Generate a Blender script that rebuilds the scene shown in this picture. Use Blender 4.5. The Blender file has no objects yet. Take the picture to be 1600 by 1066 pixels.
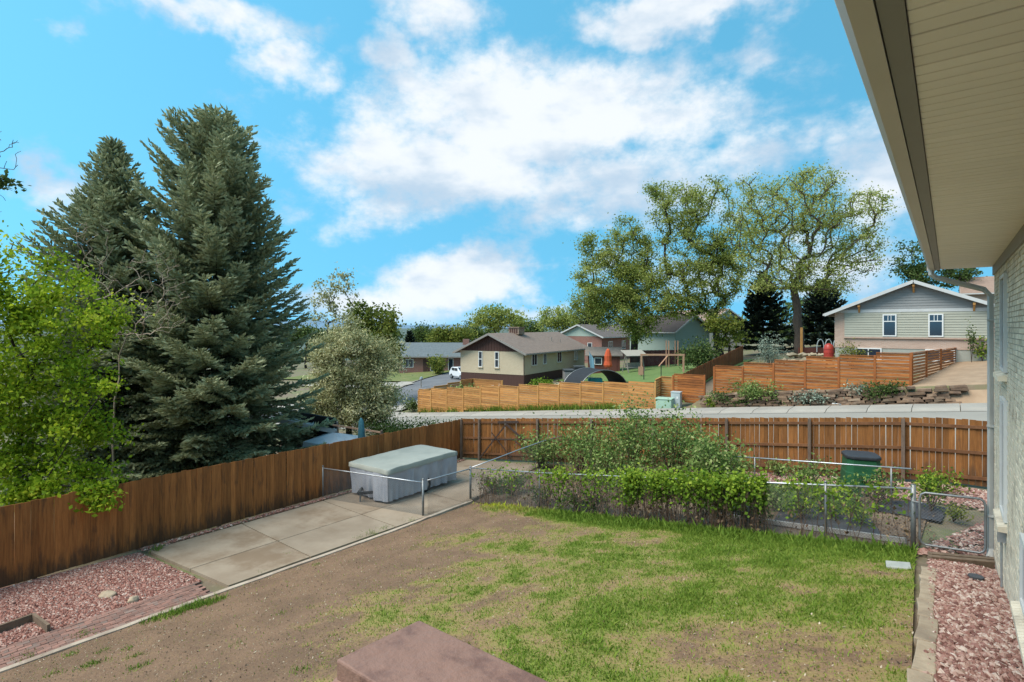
import bpy, math, random
import numpy as np
from mathutils import Vector, Matrix, noise

# ------------------------------------------------------------------ camera, sky, sun, exposure
SC = bpy.context.scene
COL = SC.collection
R = math.radians
F = 850.0            # focal length in photo pixels (photo is 1600 wide)
HOR = 510.0          # horizon row in the photo
YAW = R(38.7)        # the yard's long axis lies 38.7 degrees right of the view axis
CAMZ = 6.0
cam_d = bpy.data.cameras.new('camera')
cam = bpy.data.objects.new('camera', cam_d)
COL.objects.link(cam)
cam.location = (0, 0, CAMZ)
cam.rotation_euler = (math.pi / 2, 0, YAW)
cam_d.sensor_width = 36.0
cam_d.lens = 36.0 * F / 1600.0
cam_d.shift_y = -(533.0 - HOR) / 1600.0
cam_d.clip_start = 0.05
cam_d.clip_end = 60000
SC.camera = cam

SUN_EL, SUN_AZ = R(57), R(204)      # azimuth measured clockwise from +Y
world = bpy.data.worlds.new('World')
SC.world = world
world.use_nodes = True
SKY_STRENGTH = 0.12
SUN_STRENGTH = 2.4
SC.view_settings.view_transform = 'Standard'
SC.view_settings.look = 'None'
SC.view_settings.gamma = 1.0
SC.view_settings.use_curve_mapping = False
SC.view_settings.exposure = 1.02

sun_d = bpy.data.lights.new('sun', 'SUN')
sun_d.energy = SUN_STRENGTH
sun_d.angle = R(38)
sun_d.color = (1.0, 0.94, 0.85)
sun = bpy.data.objects.new('sun', sun_d)
COL.objects.link(sun)
sun.location = (10, -5, 40)
sdir = Vector((math.sin(SUN_AZ) * math.cos(SUN_EL), math.cos(SUN_AZ) * math.cos(SUN_EL), math.sin(SUN_EL)))
sun.rotation_euler = (-sdir).to_track_quat('-Z', 'Y').to_euler()


class NT:
    """small helper round a node tree"""
    def __init__(s, tree):
        s.t = tree; s.n = tree.nodes; s.l = tree.links
    def add(s, kind, **kw):
        nd = s.n.new(kind)
        for k, v in kw.items():
            setattr(nd, k, v)
        return nd
    def put(s, sock, val):
        if isinstance(val, bpy.types.NodeSocket):
            s.l.new(val, sock)
        elif val is not None:
            if sock.type == 'RGBA' and not hasattr(val, '__len__'):
                val = (val, val, val, 1)
            if sock.type == 'RGBA' and len(val) == 3:
                val = (*val, 1)
            sock.default_value = val
    def math(s, op, a, b=None, c=None, clamp=False):
        nd = s.add('ShaderNodeMath', operation=op, use_clamp=clamp)
        for i, v in enumerate((a, b, c)):
            if v is not None: s.put(nd.inputs[i], v)
        return nd.outputs[0]
    def vmath(s, op, a, b=None):
        nd = s.add('ShaderNodeVectorMath', operation=op)
        s.put(nd.inputs[0], a)
        if b is not None: s.put(nd.inputs[1], b)
        return nd.outputs['Value'] if op in ('LENGTH', 'DOT_PRODUCT', 'DISTANCE') else nd.outputs[0]
    def mix(s, f, a, b, blend='MIX'):
        nd = s.add('ShaderNodeMix', data_type='RGBA', blend_type=blend)
        s.put(nd.inputs[0], f); s.put(nd.inputs[6], a); s.put(nd.inputs[7], b)
        return nd.outputs[2]
    def noise(s, vec, scale, detail=4, rough=0.55):
        nd = s.add('ShaderNodeTexNoise')
        s.put(nd.inputs['Vector'], vec)
        nd.inputs['Scale'].default_value = scale
        nd.inputs['Detail'].default_value = detail
        nd.inputs['Roughness'].default_value = rough
        return nd.outputs['Fac']
    def ramp(s, f, lo, hi):
        nd = s.add('ShaderNodeMapRange', interpolation_type='SMOOTHSTEP')
        s.put(nd.inputs[0], f)
        nd.inputs[1].default_value = lo; nd.inputs[2].default_value = hi
        return nd.outputs[0]
    def colramp(s, f, stops):
        nd = s.add('ShaderNodeValToRGB')
        s.put(nd.inputs[0], f)
        e = nd.color_ramp.elements
        while len(e) < len(stops): e.new(0.5)
        for i, (p, c) in enumerate(stops):
            e[i].position = p; e[i].color = (*c, 1)
        return nd.outputs[0]


def build_world():
    w = NT(world.node_tree)
    for n in list(w.n): w.n.remove(n)
    out = w.add('ShaderNodeOutputWorld')
    bg = w.add('ShaderNodeBackground')
    bg.inputs['Strength'].default_value = SKY_STRENGTH
    w.l.new(bg.outputs[0], out.inputs[0])
    sky = w.add('ShaderNodeTexSky', sky_type='NISHITA')
    sky.sun_disc = False
    sky.sun_elevation = SUN_EL
    sky.sun_rotation = SUN_AZ
    sky.altitude = 1700
    sky.air_density = 1.0
    sky.dust_density = 0.6
    hs = w.add('ShaderNodeHueSaturation')
    hs.inputs['Hue'].default_value = 0.458
    hs.inputs['Saturation'].default_value = 1.2
    hs.inputs['Value'].default_value = 1.45
    w.l.new(sky.outputs[0], hs.inputs['Color'])
    tc = w.add('ShaderNodeTexCoord')
    d = tc.outputs['Generated']
    # clear air down to the skyline: the blue stays even instead of bleaching low down
    up = w.vmath('NORMALIZE', w.vmath('ADD', d, (0, 0, 0.55)))
    w.l.new(up, sky.inputs['Vector'])
    sep = w.add('ShaderNodeSeparateXYZ'); w.l.new(d, sep.inputs[0])
    # heading (radians, 0 = along the view axis, + to the right) and elevation
    az = w.math('ADD', w.math('ARCTAN2', sep.outputs[0], sep.outputs[1]), YAW)
    el = w.math('ARCSINE', sep.outputs[2])
    warp = w.noise(d, 5.0, 5, 0.6)
    warp2 = w.noise(w.vmath('ADD', d, (3.1, 7.7, 1.3)), 5.0, 5, 0.6)
    azw = w.math('ADD', az, w.math('MULTIPLY', w.math('SUBTRACT', warp, 0.5), 0.22))
    elw = w.math('ADD', el, w.math('MULTIPLY', w.math('SUBTRACT', warp2, 0.5), 0.16))
    # cloud banks seen in the sky: photo column, row, half width, half height, weight
    banks = [(850, 175, 300, 95, 1.0), (700, 260, 230, 85, 0.95), (960, 300, 250, 75, 0.8), (600, 300, 130, 60, 0.8),
             (730, 440, 125, 55, 1.05), (600, 470, 160, 50, 0.85), (800, 500, 200, 30, 0.6),
             (455, 100, 75, 42, 0.75), (590, 80, 75, 35, 0.7), (350, 15, 160, 32, 0.85), (700, 25, 95, 48, 0.8),
             (1080, 8, 200, 34, 0.9), (1010, 90, 50, 35, 0.6), (1150, 75, 70, 28, 0.5), (105, 290, 60, 45, 0.75),
             (105, 25, 35, 30, 0.5), (1190, 240, 110, 70, 0.7), (1370, 300, 90, 130, 0.7), (1300, 420, 160, 70, 0.7),
             (1100, 430, 260, 60, 0.5), (30, 500, 130, 60, 0.6)]
    tot = None
    for (x, y, rx, ry, wt) in banks:
        a0 = math.atan((x - 800) / F)
        e0 = math.atan((HOR - y) / F * math.cos(a0))
        ra = rx / F * math.cos(a0) ** 2
        re = ry / F * math.cos(a0)
        da = w.math('DIVIDE', w.math('SUBTRACT', azw, a0), ra)
        de = w.math('DIVIDE', w.math('SUBTRACT', elw, e0), re)
        r2 = w.math('ADD', w.math('MULTIPLY', da, da), w.math('MULTIPLY', de, de))
        m = w.math('MULTIPLY', w.math('EXPONENT', w.math('MULTIPLY', r2, -0.9)), wt)
        tot = m if tot is None else w.math('MAXIMUM', tot, m)
    # the same broken cloud goes on round the rest of the sky
    rest = w.math('MULTIPLY', w.ramp(w.math('ABSOLUTE', az), 0.85, 1.1),
                  w.ramp(w.noise(w.vmath('MULTIPLY', d, (1, 1, 1.8)), 2.2, 3), 0.42, 0.68))
    tot = w.math('MAXIMUM', tot, rest)
    fine = w.noise(w.vmath('MULTIPLY', d, (1, 1, 1.5)), 11.0, 8, 0.62)
    dens = w.math('ADD', tot, w.math('MULTIPLY', w.math('SUBTRACT', fine, 0.5), 1.25))
    cov = w.ramp(dens, 0.22, 0.80)
    cov = w.math('MULTIPLY', cov, w.ramp(sep.outputs[2], -0.03, 0.04))
    cov = w.math('MULTIPLY', cov, 0.93)
    shade = w.ramp(w.math('ADD', w.noise(w.vmath('ADD', w.vmath('MULTIPLY', d, (1, 1, 2.2)), (0, 0, 0.07)), 4.5, 5), w.math('MULTIPLY', w.math('SUBTRACT', dens, 0.8), -0.12)), 0.40, 0.66)
    c = 1.0 / SKY_STRENGTH
    cloud = w.mix(shade, (0.49 * c, 0.505 * c, 0.52 * c), (0.28 * c, 0.35 * c, 0.425 * c))
    w.l.new(w.mix(cov, hs.outputs[0], cloud), bg.inputs['Color'])


build_world()

# ------------------------------------------------------------------ pixel helpers and the lie of the land
CS, SN = math.cos(YAW), math.sin(YAW)

def P(x, y, Z):
    """the point seen at photo pixel (x, y), Z metres ahead of the camera"""
    r = (x - 800) / F * Z
    return Vector((CS * r - SN * Z, SN * r + CS * Z, CAMZ - (y - HOR) / F * Z))

def interp(x, xs, ys):
    return float(np.interp(x, xs, ys))

def smooth(t):
    t = min(1, max(0, t)); return t * t * (3 - 2 * t)

def zs(u):
    return 2.52 + 0.111 * u if u > -35 else -1.365 + 0.05 * (u + 35)

def ramp_left(v):
    return interp(v, [31, 36, 45, 61, 90, 150], [0, .45, 1.2, 1.75, 2.6, 3.0])

def ramp_right(v):
    return interp(v, [30.9, 31.3, 31.6, 45, 61, 90, 150], [0, .05, .80, 1.35, 1.9, 2.6, 3.0])

def g(u, v):
    if v <= 19.5:
        zr = interp(v, [-40, 0, 4, 7, 10, 12.7, 19.5], [3.4, 3.1, 3.0, 2.65, 2.25, 1.83, 1.56])
        zl = interp(v, [-40, 2.3, 5.5, 11, 14, 18.1], [.4, .16, .12, .02, -.05, -.14])
        u0 = interp(v, [13.8, 18.2], [-12.5, -17.6])
        t = min(1, max(0, (u - u0) / (-.2 - u0)))
        z = zl + (zr - zl) * t
        if u < -19: z -= 0.05 * min(25, (-19 - u))
    elif v <= 31:
        a = g(u, 19.5)
        b = zs(u)
        z = a + (b - a) * smooth((v - 19.5) / 9.0)
    else:
        k = smooth((u + 12.2) / 1.6)
        z = zs(u) + ramp_left(v) * (1 - k) + ramp_right(v) * k
    r = math.hypot(u, v)
    if r > 140:
        t = smooth((r - 140) / 700)
        z = z * (1 - t) + -45 * t
    return z

def G(x, y):
    """where the line of sight through a photo pixel meets the ground"""
    z0, z1, Z = 1.0, None, 1.0
    while Z < 400:
        p = P(x, y, Z)
        if p.z <= g(p.x, p.y):
            z1 = Z; break
        z0 = Z; Z *= 1.02
    if z1 is None: return P(x, y, 400)
    for _ in range(30):
        m = (z0 + z1) / 2
        p = P(x, y, m)
        if p.z <= g(p.x, p.y): z1 = m
        else: z0 = m
    return P(x, y, z1)

def on_line(a, b, x):
    """parameter 0..1 along the plan line a-b at photo column x"""
    k = (x - 800) / F
    f = lambda p: (CS * p[0] + SN * p[1]) - k * (-SN * p[0] + CS * p[1])
    fa, fb = f(a), f(b)
    return fa / (fa - fb)

def lerp2(a, b, t):
    return (a[0] + (b[0] - a[0]) * t, a[1] + (b[1] - a[1]) * t)

# ------------------------------------------------------------------ materials
def bsdf(m):
    nt = NT(m.node_tree)
    b = next(n for n in nt.n if n.type == 'BSDF_PRINCIPLED')
    return nt, b

def mat(name, col, col2=None, scale=6.0, stretch=(1, 1, 1), rough=0.75, metal=0.0, bump=0.0, bscale=None, piece=0.0, spec=0.3,
        dark=None, dark_amt=0.0, dark_scale=1.5, lo=0.3, hi=0.7):
    """procedural surface: two colours mixed by noise, an optional third in blotches, per-piece variation"""
    m = bpy.data.materials.new(name); m.use_nodes = True
    nt, b = bsdf(m)
    b.inputs['Roughness'].default_value = rough
    b.inputs['Metallic'].default_value = metal
    b.inputs['Specular IOR Level'].default_value = spec
    tc = nt.add('ShaderNodeTexCoord')
    oi = nt.add('ShaderNodeObjectInfo')
    off = nt.math('MULTIPLY', oi.outputs['Random'], 37.0)
    cmb = nt.add('ShaderNodeCombineXYZ')
    for i in range(3): nt.l.new(off, cmb.inputs[i])
    vec = nt.vmath('MULTIPLY', nt.vmath('ADD', tc.outputs['Object'], cmb.outputs[0]), stretch)
    n1 = nt.noise(vec, scale, 6, 0.6)
    c = nt.mix(nt.ramp(n1, lo, hi), col, col2 if col2 else tuple(k * 0.8 for k in col))
    if dark is not None:
        n2 = nt.noise(nt.vmath('ADD', vec, (9.1, 4.2, 5.5)), dark_scale, 5, 0.65)
        c = nt.mix(nt.math('MULTIPLY', nt.ramp(n2, 0.48, 0.68), dark_amt), c, dark)
    if piece:
        hs = nt.add('ShaderNodeHueSaturation')
        nt.put(hs.inputs['Value'], nt.math('ADD', 1 - piece, nt.math('MULTIPLY', oi.outputs['Random'], 2 * piece)))
        nt.put(hs.inputs['Color'], c)
        c = hs.outputs[0]
    nt.put(b.inputs['Base Color'], c)
    if bump:
        bp = nt.add('ShaderNodeBump')
        bp.inputs['Strength'].default_value = bump
        bp.inputs['Distance'].default_value = 0.02
        nt.put(bp.inputs['Height'], nt.noise(vec, bscale or scale * 4, 5, 0.65))
        nt.l.new(bp.outputs[0], b.inputs['Normal'])
    return m

def tintmat(name, stops, rough=0.7, transl=0.0, spec=0.2, bump=0.0):
    """colour from the per-piece 'tint' attribute (each leaf, blade or stone has its own)"""
    m = bpy.data.materials.new(name); m.use_nodes = True
    nt, b = bsdf(m)
    at = nt.add('ShaderNodeAttribute', attribute_name='tint')
    c = nt.colramp(at.outputs['Fac'], stops)
    nt.put(b.inputs['Base Color'], c)
    b.inputs['Roughness'].default_value = rough
    b.inputs['Specular IOR Level'].default_value = spec
    if bump:
        tc = nt.add('ShaderNodeTexCoord')
        bp = nt.add('ShaderNodeBump'); bp.inputs['Strength'].default_value = bump
        nt.put(bp.inputs['Height'], nt.noise(tc.outputs['Object'], 60, 4))
        nt.l.new(bp.outputs[0], b.inputs['Normal'])
    if transl:
        tr = nt.add('ShaderNodeBsdfTranslucent'); nt.put(tr.inputs[0], c)
        mx = nt.add('ShaderNodeMixShader'); mx.inputs[0].default_value = transl
        out = next(n for n in nt.n if n.type == 'OUTPUT_MATERIAL')
        nt.l.new(b.outputs[0], mx.inputs[1]); nt.l.new(tr.outputs[0], mx.inputs[2]); nt.l.new(mx.outputs[0], out.inputs[0])
    return m

# ------------------------------------------------------------------ mesh helpers
class MB:
    """collects shapes; build() links them as ONE mesh object"""
    def __init__(s):
        s.v = []; s.f = []; s.t = []; s.tint = 0.5
    def add(s, vs, fs, tint=None):
        o = len(s.v)
        s.v += [tuple(p) for p in vs]
        s.f += [tuple(i + o for i in q) for q in fs]
        s.t += [s.tint if tint is None else tint] * len(vs)
        return s
    def box(s, lo, hi, M=None):
        (a, b, c), (d, e, f) = lo, hi
        vs = [Vector(p) for p in ((a, b, c), (d, b, c), (d, e, c), (a, e, c), (a, b, f), (d, b, f), (d, e, f), (a, e, f))]
        if M is not None: vs = [M @ p for p in vs]
        return s.add(vs, [(0, 3, 2, 1), (4, 5, 6, 7), (0, 1, 5, 4), (1, 2, 6, 5), (2, 3, 7, 6), (3, 0, 4, 7)])
    def bar(s, p, q, w, h, up=(0, 0, 1)):
        """square-section bar from p to q, w across and h along 'up'"""
        p, q = Vector(p), Vector(q)
        d = (q - p); L = d.length; d.normalize()
        up = Vector(up)
        side = d.cross(up)
        if side.length < 1e-4: side = d.cross(Vector((1, 0, 0)))
        side.normalize(); up2 = side.cross(d)
        vs = []
        for e in (p, q):
            for (i, j) in ((-1, -1), (1, -1), (1, 1), (-1, 1)):
                vs.append(e + side * (w / 2 * i) + up2 * (h / 2 * j))
        return s.add(vs, [(0, 1, 2, 3), (7, 6, 5, 4), (0, 4, 5, 1), (1, 5, 6, 2), (2, 6, 7, 3), (3, 7, 4, 0)])
    def tube(s, pts, rad, n=6, caps=True, tint=None):
        pts = [Vector(p) for p in pts]
        if not hasattr(rad, '__len__'): rad = [rad] * len(pts)
        vs, fs = [], []
        ref = None
        for i, p in enumerate(pts):
            d = (pts[min(i + 1, len(pts) - 1)] - pts[max(i - 1, 0)])
            if d.length < 1e-6: d = Vector((0, 0, 1))
            d.normalize()
            if ref is None or abs(ref.dot(d)) > 0.95:
                ref = Vector((0, 0, 1)) if abs(d.z) < 0.9 else Vector((1, 0, 0))
            a = (ref - d * ref.dot(d)).normalized(); b = d.cross(a); ref = a
            for k in range(n):
                t = 2 * math.pi * k / n
                vs.append(p + (a * math.cos(t) + b * math.sin(t)) * rad[i])
        for i in range(len(pts) - 1):
            for k in range(n):
                k2 = (k + 1) % n
                fs.append((i * n + k, i * n + k2, (i + 1) * n + k2, (i + 1) * n + k))
        if caps:
            fs.append(tuple(range(n))[::-1]); fs.append(tuple((len(pts) - 1) * n + k for k in range(n)))
        return s.add(vs, fs, tint)
    def prism(s, poly, h, M=None, axis='z'):
        """polygon (list of 2-D points) pushed h along an axis"""
        n = len(poly)
        def to(p, k):
            if axis == 'z': q = Vector((p[0], p[1], k))
            elif axis == 'y': q = Vector((p[0], k, p[1]))
            else: q = Vector((k, p[0], p[1]))
            return M @ q if M is not None else q
        h0, h1 = h if hasattr(h, '__len__') else (0, h)
        vs = [to(p, h0) for p in poly] + [to(p, h1) for p in poly]
        fs = [tuple(range(n))[::-1], tuple(range(n, 2 * n))] + [(i, (i + 1) % n, n + (i + 1) % n, n + i) for i in range(n)]
        return s.add(vs, fs)
    def rock(s, c, size, rng, flat=0.7, tint=None):
        """an uneven stone: a jittered, squashed octahedron cut once more"""
        base = [(1, 0, 0), (-1, 0, 0), (0, 1, 0), (0, -1, 0), (0, 0, 1), (0, 0, -1)]
        A = rng.random() * 6.28; ca, sa = math.cos(A), math.sin(A)
        sx, sy, sz = size * (0.7 + .6 * rng.random()), size * (0.6 + .5 * rng.random()), size * flat * (0.6 + .6 * rng.random())
        vs = []
        for (x, y, z) in base:
            x += (rng.random() - .5) * .7; y += (rng.random() - .5) * .7; z += (rng.random() - .5) * .6
            x *= sx; y *= sy; z *= sz
            vs.append((c[0] + x * ca - y * sa, c[1] + x * sa + y * ca, c[2] + z))
        return s.add(vs, [(0, 2, 4), (2, 1, 4), (1, 3, 4), (3, 0, 4), (2, 0, 5), (1, 2, 5), (3, 1, 5), (0, 3, 5)], tint)
    def build(s, name, m, parent=None, smooth=False, bevel=0.0):
        me = bpy.data.meshes.new(name)
        me.from_pydata(s.v, [], s.f)
        me.materials.append(m)
        at = me.attributes.new('tint', 'FLOAT', 'POINT')
        at.data.foreach_set('value', s.t)
        if smooth: me.polygons.foreach_set('use_smooth', [True] * len(me.polygons))
        me.update()
        o = bpy.data.objects.new(name, me)
        COL.objects.link(o)
        if parent is not None: o.parent = parent
        if bevel:
            b = o.modifiers.new('bevel', 'BEVEL'); b.width = bevel; b.segments = 2; b.limit_method = 'ANGLE'
        return o

def np_mesh(name, verts, k, tint, m, parent=None):
    """many separate k-cornered faces as one mesh (leaves, blades, needles)"""
    n = len(verts) // k
    me = bpy.data.meshes.new(name)
    me.vertices.add(n * k); me.vertices.foreach_set('co', np.ascontiguousarray(verts, dtype=np.float32).ravel())
    me.loops.add(n * k); me.loops.foreach_set('vertex_index', np.arange(n * k, dtype=np.int32))
    me.polygons.add(n)
    me.polygons.foreach_set('loop_start', np.arange(0, n * k, k, dtype=np.int32))
    me.polygons.foreach_set('loop_total', np.full(n, k, dtype=np.int32))
    at = me.attributes.new('tint', 'FLOAT', 'POINT')
    at.data.foreach_set('value', np.repeat(tint, k).astype(np.float32))
    me.materials.append(m)
    me.update(calc_edges=True)
    o = bpy.data.objects.new(name, me); COL.objects.link(o)
    if parent is not None: o.parent = parent
    return o

def tag(o, label=None, cat=None, group=None, kind=None):
    if label: o['label'] = label
    if cat: o['category'] = cat
    if group: o['group'] = group
    if kind: o['kind'] = kind
    return o

def empty(name, loc, rz=0.0, label=None, cat=None, group=None):
    o = bpy.data.objects.new(name, None); COL.objects.link(o)
    o.empty_display_size = 0.2
    o.location = loc; o.rotation_euler = (0, 0, rz)
    return tag(o, label, cat, group)

def piece(name, mesh_obj, parent, loc, rz=0.0, scale=None):
    """a copy of a piece, sharing its mesh"""
    c = mesh_obj.copy(); COL.objects.link(c); c.name = name
    c.parent = parent; c.location = loc; c.rotation_euler = (0, 0, rz)
    if scale: c.scale = scale
    return c

def sheet(name, m, poly_fn, nu, nv, lift=0.0):
    """a ground sheet: poly_fn(s, t) -> (u, v), draped on the land"""
    mb = MB(); vs = []; fs = []
    for i in range(nu + 1):
        for j in range(nv + 1):
            u, v = poly_fn(i / nu, j / nv)
            vs.append((u, v, g(u, v) + lift))
    for i in range(nu):
        for j in range(nv):
            a = i * (nv + 1) + j
            fs.append((a, a + nv + 1, a + nv + 2, a + 1))
    mb.add(vs, fs)
    o = mb.build(name, m, smooth=True)
    return tag(o, kind='structure')

def quadmap(c00, c10, c11, c01):
    def fn(s, t):
        a = lerp2(c00, c10, s); b = lerp2(c01, c11, s)
        return lerp2(a, b, t)
    return fn

# leaves ----------------------------------------------------------
def leaf_quads(c, size, rng, aspect=0.6, up=0.35, droop=0.0):
    """rhombic leaves at points c (n,3)"""
    n = len(c)
    d = rng.normal(size=(n, 3)); d[:, 2] -= droop
    d /= np.linalg.norm(d, axis=1)[:, None] + 1e-9
    nrm = rng.normal(size=(n, 3)); nrm[:, 2] += up * 2
    w = np.cross(d, nrm); w /= np.linalg.norm(w, axis=1)[:, None] + 1e-9
    s = (size * (0.6 + 0.8 * rng.random(n)))[:, None]
    q = np.empty((n, 4, 3))
    q[:, 0] = c - d * s * .5
    q[:, 1] = c + w * s * aspect * .5
    q[:, 2] = c + d * s * .5
    q[:, 3] = c - w * s * aspect * .5
    return q.reshape(-1, 3)

def ball(rng, n):
    p = rng.normal(size=(n, 3)); p /= np.linalg.norm(p, axis=1)[:, None]
    return p * (rng.random(n) ** 0.45)[:, None]

# ------------------------------------------------------------------ the ground
rnd = random.Random(11)
nrg = np.random.default_rng(5)

M_SOIL = mat('garden_soil', (.17, .115, .075), (.10, .068, .045), scale=1.3, dark=(.26, .20, .13), dark_amt=.6, dark_scale=.5, bump=.5, bscale=9, rough=.95)
M_CONC = mat('concrete', (.34, .265, .19), (.26, .195, .135), scale=.9, dark=(.19, .125, .075), dark_amt=.8, dark_scale=.55, bump=.12, bscale=30, rough=.85, piece=.07)
M_WALK = mat('sidewalk_concrete', (.35, .315, .265), (.29, .26, .22), scale=.7, bump=.1, bscale=20, rough=.85, piece=.06)
M_ASPH = mat('asphalt', (.16, .16, .165), (.12, .12, .125), scale=.4, bump=.1, rough=.9)
M_TURF = mat('dry_turf', (.16, .17, .055), (.11, .14, .035), scale=.8, dark=(.24, .20, .10), dark_amt=.6, dark_scale=.35, bump=.5, bscale=12, rough=.95)

def ground_material():
    m = bpy.data.materials.new('ground_land'); m.use_nodes = True
    nt, b = bsdf(m)
    geo = nt.add('ShaderNodeNewGeometry')
    p = geo.outputs['Position']
    n1 = nt.noise(p, .35, 6, .6)
    n2 = nt.noise(p, 3.0, 6, .65)
    c = nt.mix(nt.ramp(n1, .40, .62), (.16, .115, .075), (.13, .14, .05))
    c = nt.mix(nt.math('MULTIPLY', nt.ramp(n2, .45, .7), .6), c, (.25, .19, .125))
    # open country far off: woods and fields
    far = nt.ramp(nt.vmath('LENGTH', p), 130, 320)
    c = nt.mix(far, c, nt.mix(nt.ramp(nt.noise(p, .02, 5), .4, .6), (.06, .09, .07), (.10, .125, .10)))
    nt.put(b.inputs['Base Color'], c)
    b.inputs['Roughness'].default_value = .95
    bp = nt.add('ShaderNodeBump'); bp.inputs['Strength'].default_value = .4; bp.inputs['Distance'].default_value = .03
    nt.put(bp.inputs['Height'], nt.noise(p, 12, 5, .7)); nt.l.new(bp.outputs[0], b.inputs['Normal'])
    return m

def make_ground():
    far = [250, 400, 700, 1200, 2500, 5000, 10000, 20000]
    us = [-k for k in far[::-1]] + list(np.arange(-180, -60, 12.)) + list(np.arange(-60, -14, 2.)) + list(np.arange(-14, 6.01, .5)) + list(np.arange(8, 60, 4.)) + list(np.arange(60, 200, 20.)) + far
    vs = [-k for k in far[::-1]] + list(np.arange(-180, -10, 17.)) + list(np.arange(-10, 30.6, .5)) + [30.9, 31.1, 31.3, 31.45, 31.6, 32, 33] + list(np.arange(34, 70, 2.)) + list(np.arange(70, 200, 10.)) + far
    us = sorted(set(list(us) + [-12.5, -12.2, -11.8, -11.4, -11, -10.6])); vs = sorted(set(vs))
    mb = MB()
    V = [(u, v, g(u, v) - .03) for u in us for v in vs]
    n = len(vs)
    mb.add(V, [(i * n + j, (i + 1) * n + j, (i + 1) * n + j + 1, i * n + j + 1) for i in range(len(us) - 1) for j in range(n - 1)])
    return tag(mb.build('ground', ground_material(), smooth=True), kind='structure')
make_ground()

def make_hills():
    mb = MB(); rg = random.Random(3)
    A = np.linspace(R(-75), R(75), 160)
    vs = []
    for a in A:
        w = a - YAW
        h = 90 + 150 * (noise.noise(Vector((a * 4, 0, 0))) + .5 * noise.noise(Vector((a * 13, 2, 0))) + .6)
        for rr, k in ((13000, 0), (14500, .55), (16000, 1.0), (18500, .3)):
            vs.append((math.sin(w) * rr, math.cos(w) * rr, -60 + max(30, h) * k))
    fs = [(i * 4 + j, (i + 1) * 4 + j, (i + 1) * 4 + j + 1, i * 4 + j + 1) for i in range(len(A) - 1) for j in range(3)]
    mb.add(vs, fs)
    tag(mb.build('hills', mat('far_hill_haze_blue', (.12, .20, .28), (.15, .24, .32), scale=.001, rough=1.0), smooth=True), kind='structure')  # pale blue of distance haze is painted into the hill colour
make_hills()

# ------------------------------------------------------------------ lawn
LAWN = quadmap((-12.25, -1.0), (-0.02, -1.0), (-0.47, 12.45), (-12.62, 13.72))

def lawn_green(u, v):
    ub = interp(v, [0, 3.7, 5.6, 8, 11.2, 13.6], [-5.3, -6.2, -7.2, -8.0, -9.0, -9.6])
    a = (u - ub) / 3.4
    n1 = noise.noise(Vector((u * .45, v * .45, 0)))
    n2 = noise.noise(Vector((u * 1.5, v * 1.5, 4)))
    n3 = noise.noise(Vector((u * 4.5, v * 4.5, 9)))
    gval = .11 + min(.40, max(-.5, a * .55)) + .42 * n1 + .42 * n2 + .24 * n3
    edge = 13.75 + (u + 12.6) * (-1.3 / 12.1) - v      # distance from the far edge
    gval += .75 * smooth(1 - edge / 1.5) * smooth((u + 12.8) / 1.5)
    gval += .18 * smooth((u + 4.5) / 3) * smooth((v - 8) / 3)
    gval -= .30 * smooth(1 - abs(v - 6.4) / 1.4) * smooth((u + 4.2) / 2.)
    return gval

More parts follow.
